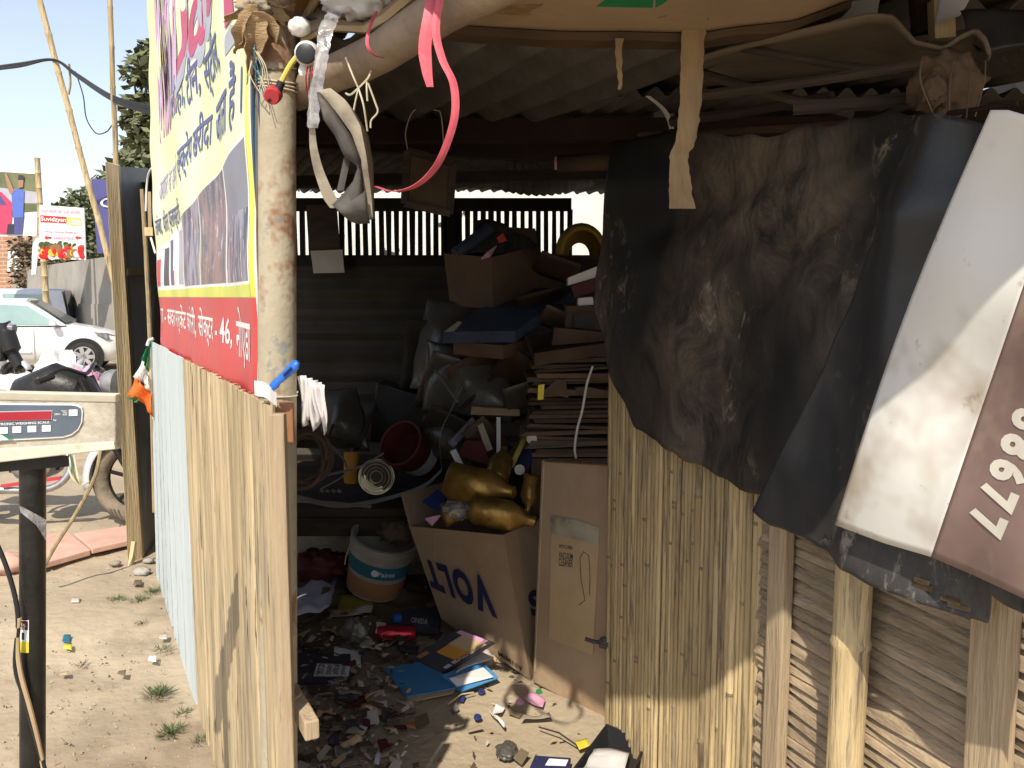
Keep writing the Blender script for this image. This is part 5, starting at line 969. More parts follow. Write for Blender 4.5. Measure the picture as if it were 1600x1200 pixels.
for s_, x0, y0, x1, y1 in (('Kg', 83, 658, 88, 655), ('ZERO', 85, 648.5, 94, 646), ('SELECT', 96, 643, 105, 641), ('TARE', 98, 646, 105, 644), ('MODE', 98, 649, 105, 647)): lettering(s_, quad(sq(x0, y0, .0075), sq(x1, y0, .0075), sq(x1, y1, .0075), sq(x0, y1, .0075)), 'print_white', sc)
B().prism(rpoly([(-40, 681), (8, 679), (20, 686), (-40, 692)], .008), (0, .001, 0)).obj('sticker', 'print_white', sc); B().prism(rpoly([(2, 679.2), (8, 679), (20, 686), (14, 686.6)], .0092), (0, .001, 0)).obj('sticker_stripe', 'flag_green', sc)
# bracket, post, sticker, wires, platform
B().hexa([sq(-60, 742, -.02), sq(108, 729, -.02), sq(108, 729, -.07), sq(-60, 742, -.07), sq(-60, 722, -.02), sq(108, 711, -.02), sq(108, 711, -.07), sq(-60, 722, -.07)]).obj('bracket', 'black_paint', sc)
pt_, pb_ = at(51, 725, YW + .045), at(51, 1200, YW + .045); dr = (pb_ - pt_) / (pb_.z - pt_.z); p0_ = pt_ + dr * (0 - pt_.z)
B().tube([p0_, p0_.lerp(pt_, .5), pt_], .0245, 20).obj('post', 'black_paint', sc, smooth=True)
B().box(p0_ + V((-.1, .12, .07)), (.5, .5, .03)).obj('platform', 'steel', sc); B().box(p0_ + V((-.1, .12, .03)), (.42, .42, .06)).obj('platform_base', 'black_paint', sc)
axp = (pt_ - p0_).normalized()
def wrap(a0, a1, py0, py1, rr, mat, nm):
    b = B(); rows = []
    for j in range(5):
        c_ = at(51, py0 + (py1 - py0) * j / 4, YW + .045); rows.append([c_ + V((math.sin(a0 + (a1 - a0) * i / 8), -math.cos(a0 + (a1 - a0) * i / 8), 0)) * rr for i in range(9)])
    b.grid(rows); b.obj(nm, mat, sc, smooth=True)
wrap(-1.0, .25, 962, 1012, .0252, 'print_white', 'warning_sticker'); wrap(-1.0, .18, 963, 977, .0256, 'maroon', 'sticker_red'); wrap(-1.0, .25, 995, 1012, .0256, 'yellow', 'sticker_yellow'); wrap(-.35, -.1, 981, 992, .0258, 'ink_black', 'sticker_symbol')
c_ = at(51, 970, YW + .045)
lettering('DIGITAL', lambda a_, v_: c_ + V((math.sin(-.9 + .95 * a_) * .026, -math.cos(-.9 + .95 * a_) * .026, -.002 + .006 * v_)), 'print_white', sc); lettering('SCALE', lambda a_, v_: c_ + V((math.sin(-.8 + .75 * a_) * .026, -math.cos(-.8 + .75 * a_) * .026, -.0095 + .006 * v_)), 'print_white', sc)
b = B(); b.grid(loft([at(30, 790, YW + .01), at(50, 800, YW + .005), at(72, 812, YW + .02)], [at(32, 800, YW + .01), at(58, 822, YW + .005), at(72, 845, YW + .02)], 6, 4)); b.obj('torn_tape', 'clear_plastic', sc, solid=.0008)
for pts, m, nm in ((((-30, 800), (8, 880), (28, 960), (24, 1040), (38, 1090), (55, 1150), (72, 1210)), 'black_plastic', 'black_cable'), (((30, 965), (27, 1000), (32, 1050), (48, 1110), (60, 1160), (70, 1210)), 'card_pale', 'cream_cable')):
    B().tube(sub([at(x, y_, YW + .005) for x, y_ in pts]), .0048, 7).obj(nm, m, sc, smooth=True)
# ---------------------------------------------------------------- framed board on edge behind the fence
fb = thing('framed_board', at(205, 880, 4.75), 'tall dark sheet board in a rough timber frame standing beyond the fence', 'board')
def slope_pt(px, py, Y): return at(px, py, Y)
tl_, bl_ = at(168, 252, 4.85), at(205, 892, 4.62)
B().hexa([at(201, 895, 4.62), at(224, 885, 4.70), at(228, 885, 4.78), at(206, 890, 4.72), at(164, 252, 4.62), at(185, 258, 4.70), at(188, 258, 4.78), at(170, 256, 4.72)]).obj('frame_post', 'raw_timber', fb, bevel=.003)
b = B(); b.prism([at(184, 260, 4.80), at(224, 886, 4.74), at(262, 850, 5.35), at(250, 265, 5.35)], (.01, .006, 0)); b.obj('sheet', 'dark_sheet', fb)
for y0, y1 in ((425, 423), (712, 700), (846, 822)): B().bar(at(196 + (y0 - 425) * .05, y0, 4.76), at(248, y1, 5.25), .03, .04).obj('cross_rail', 'batten' if y0 < 500 else 'raw_timber', fb)
B().bar(at(210, 846, 4.6), at(203, 895, 4.56), .025, .02).obj('foot_peg', 'raw_timber', fb)
# thin bamboo stick and white cable beside it
B().tube([at(222, 296, 4.6), at(226, 360, 4.58), at(231, 450, 4.56), at(236, 560, 4.5), at(242, 800, 4.5)], [.012, .0125, .013, .013, .014], 8).obj('thin_bamboo', 'bamboo', smooth=True, label='thin bamboo stick in front of the dark framed board', cat='stick')
B().bar(at(234, 300, 4.62), at(236, 372, 4.6), .02, .02).obj('wood_peg', 'batten', label='short wood peg tied to the thin bamboo stick', cat='peg')
B().box(at(234, 362, 4.56), (.045, .03, .045)).obj('wood_block', 'raw_timber', label='small square wood block on the dark framed board', cat='block')
B().tube(sub([at(246, 262, 4.4), at(236, 264, 4.45), at(230, 285, 4.5), at(228, 330, 4.5)]), .006, 6).obj('white_cable', 'paper', smooth=True, label='white cable curving over the top of the dark board', cat='cable')
B().tube([at(236, 372, 4.5), at(243, 396, 4.4)], .006, 6).obj('white_string', 'paper', label='short white cord below the wood block', cat='cord')
# ---------------------------------------------------------------- flag
fg = thing('paper_flag', fen(.52, 1.0, .05), 'small orange white and green flag drooping from the fence corner', 'flag')
YF = 4.05
def fl(x, y_): return at(x, y_, YF - .01 * math.sin(x * .35 + y_ * .05))
def stripe(tp, bt, m, nm): b = B(); b.grid(loft([fl(*q) for q in tp], [fl(*q) for q in bt], 8, 5, lambda u, v, p: V((0, .018 * math.sin(9 * u + 4 * v), 0)))); b.obj(nm, m, fg, smooth=True, sharp=180, solid=.001)
stripe([(231, 533), (236, 531)], [(222, 560), (232, 580)], 'flag_green', 'green_stripe'); stripe([(222, 560), (232, 580)], [(210, 588), (236, 612)], 'flag_white', 'white_stripe')
stripe([(210, 588), (236, 612)], [(200, 618), (228, 634), (239, 652)], 'flag_saffron', 'saffron_stripe'); stripe([(205, 617), (218, 622)], [(200, 622), (216, 630)], 'flag_green', 'green_corner')
B().tube([fl(231 + 4.5 * math.cos(a), 592 + 9 * math.sin(a)) + V((0, -.022, 0)) for a in [i * .4 for i in range(17)]], .002, 5).obj('wheel_emblem', 'print_navy', fg)
B().tube([at(232, 530, 4.06), at(239, 654, 4.06)], .005, 6).obj('stick', 'raw_timber', fg)
B().tube(sub([at(230, 540, 4.0), at(233, 532, 4.0), at(240, 529, 4.0)]), .008, 6).obj('tie', 'paper', fg)
# ---------------------------------------------------------------- pink slabs, stones, tufts
def slabg(pts, z0, z1, lab): B().prism([gnd(x, y_, z0) for x, y_ in pts], (0, 0, z1)).obj('stone_slab', 'pink_stone', bevel=.006, label=lab, cat='slab', group='pink stone slabs')
slabg(((60, 892), (142, 868), (106, 838), (50, 846)), .012, .035, 'nearer pinkish stone slab lying beyond the scale post')
slabg(((144, 866), (206, 852), (206, 828), (116, 842)), .02, .035, 'farther pinkish stone slab beside the framed board')
for i, (x, y_, r_, m, lb) in enumerate(((10, 880, .12, 'pink_stone', 'pale rounded stone at the left edge beside the slabs'), (222, 893, .045, 'concrete', 'grey stone at the foot of the framed board'), (232, 876, .03, 'concrete', 'small stone against the far fence end'), (180, 880, .03, 'dusty_cloth', 'little clod before the farther pink slab'))):
    lump(gnd(x, y_, r_ * .3), (r_, r_ * .8, r_ * .5), m, 'stone', lb, 'stone', i, n=10, amp=.25, group='stones by the slabs')
def tuft(x, y_, n, h, lab, mat='leaf'):
    b = B(); c = gnd(x, y_)
    for i in range(n):
        a = rnd(0, 6.28); r_ = rnd(0, h * 1.3); p = c + V((math.cos(a) * r_, math.sin(a) * r_, 0)); d = V((math.cos(a + rnd(-1, 1)) * rnd(.3, 1.0), math.sin(a) * rnd(.3, 1.0), rnd(.15, .7))) * h; s_ = V((-d.y, d.x, 0)).normalized() * .0014
        b.add([p - s_, p + s_, p + d * .6 + s_ * .7, p + d], [(0, 1, 2), (0, 2, 3)])
    return b.obj('grass_tuft', mat, label=lab, cat='grass', group='grass tufts on the bare ground')
for a in ((248, 1085, 240, .038, 'largest green grass tuft close to the fence foot'), (285, 1115, 60, .026, 'small grass tuft just below the largest one'), (268, 1145, 170, .036, 'sparse grass tuft near the bottom of the fence'), (312, 1158, 60, .025, 'little grass tuft touching the fence foot at the bottom'), (181, 938, 120, .035, 'left one of the two grass tufts near the slabs'), (218, 938, 100, .032, 'grass tuft between the left tuft and the far fence end'), (240, 925, 120, .035, 'grass tuft at the far fence foot'), (222, 974, 50, .024, 'faint dry grass tuft in mid ground', 'leaf_dry'), (256, 1015, 90, .03, 'grass tuft at the fence foot by the white scrap', 'leaf_pale'), (128, 1040, 50, .024, 'low dry tuft right of the scale post', 'leaf_dry')): tuft(*a)
bits = [((238, 1030), 'paper', 'small white paper scrap lying on the sand'), ((104, 1000), 'teal', 'blue plastic bit right of the scale post'), ((106, 1013), 'yellow', 'tiny yellow wrapper bit right of the scale post'), ((118, 940), 'paper_dirty', 'pale flat stone chip on the sand'), ((100, 1055), 'card_pale', 'dry brown leaf curled on the sand'), ((190, 1052), 'leaf_dry', 'dark dry leaf in the middle of the sand'), ((215, 912), 'leaf_dry', 'dry leaf before the framed board'), ((255, 995), 'paper_dirty', 'pale chip at the fence foot'), ((25, 935), 'paper_dirty', 'white pebble left of the scale post')]
for i, ((x, y_), m, lb) in enumerate(bits): bump_sheet('ground_scrap', ((x - 7, y_ + 4), (x + 6, y_ + 5), (x + 7, y_ - 4), (x - 4, y_ - 3)), m, lb, 'scrap', z=.006, amp=.014, seed=40 + i, n=4, group='scraps on the sand')
b = B()
for i in range(1100):
    x, y_ = rnd(-20, 430), rnd(720, 1230) if random.random() < .8 else rnd(590, 720); p = gnd(x, y_)
    r_ = rnd(.002, .009) * (1.8 if random.random() < .06 else 1); m = random.choice((0, 0, 1, 2))
    o_ = [p + V((rnd(-1, 1) * r_, rnd(-1, 1) * r_, -.004)) for _ in range(4)] + [p + V((rnd(-.4, .4) * r_, rnd(-.4, .4) * r_, r_ * rnd(.4, .9)))]
    b.add(o_, [(0, 1, 4), (1, 2, 4), (2, 3, 4), (3, 0, 4)], m)
b.obj('gravel', ['soil', 'concrete', 'leaf_dry'], kind='stuff', label='loose pebbles and crumbs over the sandy ground', cat='gravel')
# ---------------------------------------------------------------- motorcycle between scale and board
mc = thing('motorcycle', (-3.2, 5.4, 0), 'dusty black motorcycle parked behind the weighing scale', 'motorcycle')
YM = 5.4
def wheel(c, r, w2, parent, name='wheel', tyre='dusty_tyre', rim='steel', axis=(0, 1, 0), spokes=12, hub='black_paint', sr=.003):
    c = V(c); ax = V(axis).normalized(); x_ = ax.orthogonal().normalized(); y_ = ax.cross(x_)
    pts = [c + (x_ * math.cos(a) + y_ * math.sin(a)) * (r - w2) for a in [2 * math.pi * i / 32 for i in range(33)]]
    t = B().tube(pts, w2, 10, caps=False).obj(name, tyre, parent, smooth=True)
    B().tube([c + (p - c) * .84 for p in pts], w2 * .35, 6, caps=False).obj('rim', rim, t, smooth=True)
    B().lathe(c - ax * w2, c + ax * w2, [(0, r * .16), (1, r * .16)], 14).obj('hub', hub, t, smooth=True)
    b = B()
    for i in range(spokes):
        a = 2 * math.pi * i / spokes; b.tube([c, c + (x_ * math.cos(a) + y_ * math.sin(a)) * (r - w2 * 1.6)], sr, 5)
    b.obj('spokes', rim, t); return t
fwc = V((-2.46, YM, .30)); rwc = V((-3.76, YM, .30))
wheel(fwc, .31, .056, mc, spokes=6, rim='black_paint', sr=.014); wheel(rwc, .31, .06, mc, spokes=6, rim='black_paint', sr=.014)
for s_ in (-1, 1): B().tube([fwc + V((0, s_ * .07, 0)), V((-2.68, YM + s_ * .07, .72)), V((-2.78, YM + s_ * .07, .98))], [.022, .024, .02], 10).obj('fork', 'black_paint', mc, smooth=True)
b = B(); rows = []
for i in range(16):
    a = R(50 + 140 * i / 15); rows.append([fwc + V((math.cos(a) * rr, s_, math.sin(a) * rr)) for rr, s_ in ((.29, -.09), (.34, -.07), (.355, 0), (.34, .07), (.29, .09))])
b.grid(rows); b.obj('mudguard', 'car_silver', mc, smooth=True, sharp=180, solid=.004)
b = B(); b.tube([V((-2.70, YM, .78)), V((-2.80, YM, .88)), V((-2.98, YM, .93)), V((-3.18, YM, .86)), V((-3.28, YM, .76))], [.05, .11, .15, .13, .06], 14, flatten=.85); b.obj('fuel_tank', 'black_paint', mc, smooth=True)
B().tube([V((-3.2, YM, .80)), V((-3.45, YM, .80)), V((-3.8, YM, .84)), V((-3.95, YM, .86))], [.09, .12, .11, .06], 12, flatten=.6).obj('seat', 'black_plastic', mc, smooth=True)
b = B(); b.tube([V((-2.74, YM, .92)), V((-2.90, YM, .60)), V((-3.0, YM, .38)), V((-3.3, YM, .36)), V((-3.35, YM, .72)), V((-2.8, YM, .84))], .022, 8); b.tube([V((-3.35, YM, .70)), V((-3.95, YM, .78))], .018, 8); b.obj('frame', 'black_paint', mc)
B().lathe(V((-3.12, YM - .13, .44)), V((-3.12, YM + .13, .44)), [(0, .08), (.1, .14), (.9, .14), (1, .08)], 20).obj('engine', 'steel', mc, smooth=True)
b = B()
for i in range(7): b.box((-3.02, YM, .54 + .028 * i), (.16, .2, .014), (0, 20, 0))
b.obj('cylinder_fins', 'steel', mc)
b = B(); b.tube(sub([V((-2.94, YM - .08, .55)), V((-2.84, YM - .12, .42)), V((-2.95, YM - .16, .28)), V((-3.3, YM - .17, .27)), V((-3.85, YM - .17, .33))]), [.022] * 18 + [.03, .04, .045, .045, .045, .045, .04], 10); b.obj('exhaust', 'steel', mc, smooth=True)
b = B(); b.tube(sub([V((-2.86, YM - .36, .99)), V((-2.82, YM - .2, 1.05)), V((-2.78, YM, 1.0)), V((-2.82, YM + .2, 1.05)), V((-2.9, YM + .36, .99))]), .013, 8); b.obj('handlebar', 'black_paint', mc, smooth=True)
for s_ in (-1, 1): B().tube([V((-2.84, YM + s_ * .28, 1.01)), V((-2.87, YM + s_ * .40, .985))], .02, 10).obj('grip', 'black_plastic', mc, smooth=True)
B().lathe(V((-2.66, YM, .95)), V((-2.58, YM, .94)), [(0, .06), (.5, .085), (1, .088), (1, 0)], 18).obj('headlamp', 'lamp_glass', mc, smooth=True)
B().bar(V((-2.9, YM - .14, .34)), V((-3.25, YM - .2, .3)), .02, .02).obj('footrest', 'red_plastic', mc)
for s_ in (-1, 1): B().bar(V((-3.4, YM + s_ * .08, .45)), rwc + V((0, s_ * .08, 0)), .04, .03).obj('swing_arm', 'black_paint', mc)
for i in range(3): B().tube(sub([at(104 + 6 * i, 712, 5.0), at(112 + 5 * i, 745, 4.9), at(128, 757, 4.9), at(140, 752, 4.9)]), .006, 6).obj('cable', 'leaf' if i == 1 else 'twine', mc)
B().tube(sub([at(158, 700, 4.3), at(148, 745, 4.25), at(120, 800, 4.2), at(88, 850, 4.15), at(66, 890, 4.1)]), .010, 7).obj('crooked_stick', 'bamboo', smooth=True, label='crooked thin stick propped between the scale and the pink slabs', cat='stick')
# ---------------------------------------------------------------- sacks and rags
b_ = 'sacks heaped before the white car'
for i, (x, y_, Yd, rad, m, lb) in enumerate(((95, 590, 8.0, (.22, .2, .24), 'paper', 'white sack heap nearest the car wheel'), (130, 602, 7.6, (.20, .15, .14), 'print_pink', 'pink and white rag bundle right of the motorcycle handlebar'), (30, 615, 8.2, (.45, .25, .16), 'paper', 'low white cloth heap left of the motorcycle tank'), (70, 660, 8.3, (.7, .35, .42), 'paper_dirty', 'broad dusty sack base under the white heaps'))):
    lump(at(x, y_, Yd), rad, m, 'sack', lb, 'sack', 30 + i, n=14, amp=.55, group=b_)
# ---------------------------------------------------------------- scooter
so_ = V((-8.7, 13.6, 0)); ss = thing('scooter', so_, 'black and grey scooter parked left of the white car', 'scooter')
def sv(x, y_, z): return so_ + V((x, y_, z))
wheel(sv(.55, 0, .22), .22, .05, ss, tyre='rubber', spokes=6); wheel(sv(-.65, 0, .22), .22, .05, ss, tyre='rubber', spokes=6)
b = B(); b.tube(sub([sv(.62, 0, .36), sv(.50, 0, .62), sv(.42, 0, .90), sv(.36, 0, 1.02)]), [.10] * 6 + [.16] * 7 + [.13] * 6, 12, flatten=1.2); b.obj('front_apron', 'black_plastic', ss, smooth=True)
b = B(); rows = []
for i in range(10):
    a = R(20 + 150 * i / 9); rows.append([sv(.55 + math.cos(a) * rr, s_, .22 + math.sin(a) * rr) for rr, s_ in ((.23, -.07), (.27, -.05), (.28, 0), (.27, .05), (.23, .07))])
b.grid(rows); b.obj('mudguard', 'car_silver', ss, smooth=True, solid=.004)
B().lathe(sv(.50, 0, .98), sv(.58, 0, .97), [(0, .09), (1, .08), (1, 0)], 16).obj('headlamp', 'lamp_glass', ss, smooth=True)
B().tube([sv(.30, -.34, 1.08), sv(.36, -.12, 1.05), sv(.36, .12, 1.05), sv(.30, .34, 1.08)], .022, 8).obj('handlebar', 'black_plastic', ss)
B().box(sv(.02, 0, .26), (.55, .34, .06)).obj('floorboard', 'car_silver', ss, bevel=.02)
b = B(); b.tube([sv(-.2, 0, .40), sv(-.4, 0, .55), sv(-.7, 0, .58), sv(-1.0, 0, .56)], [.12, .22, .22, .08], 14); b.obj('rear_body', 'car_silver', ss, smooth=True)
B().tube([sv(-.15, 0, .76), sv(-.5, 0, .80), sv(-.95, 0, .82)], [.08, .15, .10], 12, flatten=.5).obj('seat', 'black_plastic', ss, smooth=True)
B().box(sv(.36, 0, .62), (.18, .36, .34)).obj('leg_shield', 'black_plastic', ss, bevel=.05)
# ---------------------------------------------------------------- cars
def car(name, loc, flip, paint, lab, H=1.46, boxy=0.0, glass='glass_teal'):
    t = thing(name, loc, lab, 'car'); o = V(loc); fx = -1 if flip else 1
    def c(x, y_, z): return o + V((x * fx, y_, z))
    st = [(1.98, .34, .58, .60, .50), (1.93, .24, .64, .68, .66), (1.75, .19, .72, .78, .76), (1.40, .18, .80, .88, .82), (.98, .18, .86, .96, .84), (.5, .18, .88, .95, .85), (-.6, .18, .90, .95, .85), (-1.4, .18, .93, .98, .84), (-1.8, .22, .92, .97, .80), (-1.95, .30, .86, .92, .72), (-1.99, .40, .7, .8, .62)]
    b = B(); rows = []
    for x, z0, zs, zt_, hw in st:
        half = [(hw * .80, z0), (hw * .97, z0 + .10), (hw, (z0 + zs) / 2), (hw * .97, zs), (hw * .80, zt_ - .015), (hw * .4, zt_), (0, zt_ + .01)]
        rows.append([c(x, -y_, z) for y_, z in half] + [c(x, y_, z) for y_, z in half[-2::-1]])
    b.grid(rows); b.f.append(tuple(range(12, -1, -1))); b.f.append(tuple(len(b.v) - 13 + i for i in range(13))); b.m += [0, 0]
    b.obj('body', paint, t, smooth=True, sharp=50)
    # greenhouse: x at belt, x at roof
    zb, zr = .93, H; gx = [(1.0, .30), (-.42, -.40), (-1.35 - .2 * boxy, -1.30 - .2 * boxy), (-1.86, -1.55 - .18 * boxy)]
    rows = []
    for xb_, xr_ in gx:
        rows.append([c(xb_, -.79, zb), c((xb_ + xr_) / 2, -.700, (zb + zr) / 2), c(xr_, -.62, zr - .05), c(xr_, -.45, zr - .005), c(xr_, 0, zr + .01), c(xr_, .45, zr - .005), c(xr_, .62, zr - .05), c((xb_ + xr_) / 2, .700, (zb + zr) / 2), c(xb_, .79, zb)])
    b = B(); b.grid(rows); b.f.append(tuple(range(8, -1, -1))); b.f.append(tuple(len(b.v) - 9 + i for i in range(9))); b.m += [0, 0]; b.obj('cabin', paint, t, smooth=True, sharp=35)
    for s_ in (-1, 1):
        def g_(x, f): # point on side glass plane
            return c(x, s_ * (.79 - .155 * f + .008), zb + (zr - .07 - zb) * f)
        B().prism([g_(.86, .04), g_(.32, .86), g_(-.34, .92), g_(-.36, .04)], (0, s_ * .003, 0)).obj('side_window', glass, t)
        B().prism([g_(-.46, .04), g_(-.44, .92), g_(-1.22 - .2 * boxy, .88), g_(-1.42 - .2 * boxy, .06)], (0, s_ * .003, 0)).obj('side_window', glass, t)
        B().bar(c(.44, s_ * .853, .24), c(.44, s_ * .853, .86), .006, .006).obj('door_seam', 'black_plastic', t); B().bar(c(-.42, s_ * .858, .24), c(-.40, s_ * .858, .88), .006, .006).obj('door_seam', 'black_plastic', t)
        B().box(c(-.2, s_ * .862, .78), (.17, .02, .03)).obj('door_handle', paint, t); B().box(c(.80, s_ * .92, .98), (.12, .16, .11), (0, 0, 0)).obj('mirror', paint, t, bevel=.03)
        B().bar(c(.38, s_ * .862, .42), c(-1.1, s_ * .862, .42), .012, .03).obj('side_trim', paint, t)
        B().prism([c(1.93, s_ * .60, .58), c(1.72, s_ * .775, .62), c(1.50, s_ * .82, .78), c(1.72, s_ * .74, .76), c(1.90, s_ * .55, .68)], (fx * .012, s_ * .012, .008)).obj('headlamp', 'lamp_glass', t)
        B().prism([c(-1.80, s_ * .81, .62), c(-1.98, s_ * .66, .62), c(-1.96, s_ * .70, .90), c(-1.74, s_ * .80, 1.02), c(-1.66, s_ * .82, .98)], (-fx * .02, s_ * .015, .0)).obj('tail_lamp', 'tail_red', t)
        for x in (1.30, -1.22):
            B().lathe(c(x, s_ * .70, .31), c(x, s_ * .856, .31), [(0, .365), (1, .365)], 28).obj('wheel_arch', 'black_plastic', t)
            wv = B(); wv.lathe(c(x, s_ * .68, .30), c(x, s_ * .868, .30), [(0, .27), (.1, .30), (.9, .30), (1, .275), (1, .2)], 28); wv = wv.obj('wheel', 'rubber', t, smooth=True)
            B().lathe(c(x, s_ * .845, .30), c(x, s_ * .872, .30), [(0, .205), (1, .195)], 28).obj('wheel_disc', 'black_plastic', wv)
            b = B()
            for i in range(7):
                a = 2 * math.pi * i / 7; b.bar(c(x, s_ * .876, .30), c(x + .19 * math.cos(a), s_ * .876, .30 + .19 * math.sin(a)), .075, .012, up=(0, 1, 0))
            b.tube([c(x + .195 * math.cos(a), s_ * .874, .30 + .195 * math.sin(a)) for a in [i * math.pi / 14 for i in range(29)]], .012, 6); b.obj('hubcap', 'hubcap', wv)
    B().prism([c(.99, -.68, zb + .05), c(.99, .68, zb + .05), c(.36, .54, zr - .05), c(.36, -.54, zr - .05)], (fx * .02, 0, .02)).obj('windscreen', 'glass_dark', t)
    B().prism([c(-1.87, -.66, zb + .05), c(-1.87, .66, zb + .05), c(-1.60 - .18 * boxy, .54, zr - .06), c(-1.60 - .18 * boxy, -.54, zr - .06)], (-fx * .02, 0, .02)).obj('rear_window', 'glass_dark', t)
    B().box(c(1.955, 0, .50), (.06, 1.0, .10)).obj('grille', 'black_plastic', t); B().box(c(1.90, 0, .30), (.1, 1.2, .10)).obj('lower_grille', 'black_plastic', t)
    t.rotation_euler.z = R(20)
    for s_ in (-1, 1): B().lathe(c(1.90, s_ * .62, .36), c(1.955, s_ * .61, .36), [(0, .07), (1, .065)], 14).obj('fog_lamp', 'black_plastic', t)
    return t
car('white_hatchback', (-10.08, 16.97, 0), False, 'car_white', 'white hatchback seen from its right front, parked beyond the scale')
car('silver_hatchback', (-13.2, 21.1, 0), True, 'car_silver', 'taller silver white car behind, its red tail lamp showing over the bonnet', H=1.70, boxy=1.0, glass='glass_teal')
# ---------------------------------------------------------------- boundary wall, brick wall
wa, wb = at(20, 460, 29.0), at(190, 460, 18.6); wa.z = wb.z = 0; dv = (wb - wa); 
def rows_wall(h0, h1, th): n_ = V((dv.y, -dv.x, 0)).normalized() * th; return [wa + V((0, 0, h0)), wb + dv * .25 + V((0, 0, h0)), wb + dv * .25 + n_ * -1 + V((0, 0, h0)), wa - n_ + V((0, 0, h0)), wa + V((0, 0, h1)), wb + dv * .25 + V((0, 0, h1)), wb + dv * .25 - n_ + V((0, 0, h1)), wa - n_ + V((0, 0, h1))]
bwl = thing('boundary_wall', wa, 'long grey cement boundary wall behind the parked cars', 'wall')
B().hexa(rows_wall(0, 1.32, .2)).obj('wall_base', 'concrete', bwl); B().hexa([p - V((dv.y, -dv.x, 0)).normalized() * .03 for p in rows_wall(1.32, 2.42, .14)]).obj('wall_upper', 'concrete', bwl)
mb = bpy.data.materials.new('brick_face'); mb.use_nodes = True; t_ = mb.node_tree; br = t_.nodes.new('ShaderNodeTexBrick'); br.inputs['Color1'].default_value = (.42, .20, .12, 1); br.inputs['Color2'].default_value = (.33, .17, .10, 1); br.inputs['Mortar'].default_value = (.42, .36, .28, 1); br.inputs['Scale'].default_value = 1; br.inputs['Brick Width'].default_value = .46; br.inputs['Row Height'].default_value = .16; br.inputs['Mortar Size'].default_value = .02
tc_ = t_.nodes.new('ShaderNodeTexCoord'); mp_ = t_.nodes.new('ShaderNodeMapping'); mp_.inputs['Rotation'].default_value = (R(90), 0, 0); t_.links.new(tc_.outputs['Object'], mp_.inputs[0]); t_.links.new(mp_.outputs[0], br.inputs[0]); t_.links.new(br.outputs[0], t_.nodes['Principled BSDF'].inputs[0]); MATS['brick_face'] = mb; t_.nodes['Principled BSDF'].inputs['Roughness'].default_value = .9
p = at(30, 400, 33); B().box((p.x - 2, 33.2, 2.1), (9.5, .3, 4.2)).obj('brick_wall', mb, label='red brick wall below the car poster at the left edge', cat='wall')
# ---------------------------------------------------------------- poles, boards and cables
def bam_pole(name, a, c, r0, r1, lab, n=14):
    pts = []; rs = []
    for i in range(n + 1):
        for d, k in ((-.004, 1), (0, 1.18), (.004, 1)):
            t2 = min(1, max(0, i / n + d)); pts.append(V(a).lerp(V(c), t2) + V((.02 * nz((t2 * 6, 1, 0)), 0, 0))); rs.append((r0 + (r1 - r0) * t2) * k)
    pp_ = []; rr_ = []
    for p_, r_ in zip(pts, rs):
        if not pp_ or (p_ - pp_[-1]).length > 1e-4: pp_.append(p_); rr_.append(r_)
    return B().tube(pp_, rr_, 10).obj(name, 'bamboo', smooth=True, label=lab, cat='pole')
a1, a2 = at(62, 0, 9.0), at(140, 295, 9.0); d1 = (a2 - a1) / (a1.z - a2.z)
bam_pole('bamboo_pole', a1 + d1 * a1.z, a1 - d1 * .8, .032, .03, 'tall leaning bamboo pole carrying the black cables')
a1, a2 = at(172, 0, 7.5), at(181, 250, 7.5); d1 = (a2 - a1) / (a1.z - a2.z)
bam_pole('bamboo_pole', a1 + d1 * a1.z, a1 - d1 * .6, .030, .02, 'upright bamboo pole in front of the leafy tree')
a1 = at(58, 247, 18.9); bam_pole('bamboo_pole', V((a1.x + .02, 18.9, 0)), a1, .072, .06, 'bamboo pole between the car poster and the vegetable board')
cb = thing('cable_bundle', at(85, 95, 9.0), 'bundle of black overhead cables slung over the leaning bamboo pole', 'cable')
for i in range(7):
    o_ = rnd(-4, 4); B().tube(sub([at(-30, 108 + o_, 8.9), at(30, 100 + o_ * 1.3, 8.95), at(84, 93 + .4 * o_, 8.96), at(120, 116 + o_ * 1.2, 8.6), at(178, 152 + 1.8 * o_, 7.47), at(250, 172 + 3 * o_, 6.8)]), .008, 5).obj('cable', 'black_plastic', cb, smooth=True)
B().tube(sub([at(118, 112, 8.7), at(130, 150, 8.5), at(135, 185, 8.3), at(150, 208, 8.0), at(166, 206, 7.7), at(176, 194, 7.5)]), .006, 5).obj('loose_cable', 'black_plastic', smooth=True, label='thin slack cable hanging between the two bamboo poles', cat='cable')
B().tube(sub([at(108, 100, 8.9), at(110, 130, 8.9), at(107, 148, 8.9)]), .012, 5).obj('rag_tail', 'jute', label='short rag hanging from the cable bundle', cat='rag')
ad = thing('car_poster', at(20, 368, 19.2), 'billboard photo of a red car and a person in a blue shirt', 'billboard')
YA = 19.2
def ap(x, y_, d=0): return at(x, y_, YA - d)
def aprint(pts, m, d, nm='print'): B().prism([ap(x, y_, d) for x, y_ in pts], (0, .004, 0)).obj(nm, m, ad)
B().prism([ap(-70, 370), ap(57, 368), ap(60, 270), ap(-70, 263)], (0, .05, 0)).obj('panel', 'print_white', ad)
aprint([(-70, 340), (58, 330), (59, 272), (-70, 264)], 'leaf_pale', .01, 'foliage_print'); aprint([(-70, 315), (58, 318), (58, 300), (-70, 285)], 'print_grey', .015, 'road_print')
aprint([(-70, 362), (12, 366), (18, 345), (20, 318), (2, 300), (-70, 290)], 'print_crimson', .02, 'red_car_print'); aprint([(-40, 318), (10, 320), (0, 305), (-40, 300)], 'print_navy', .025, 'car_window_print')
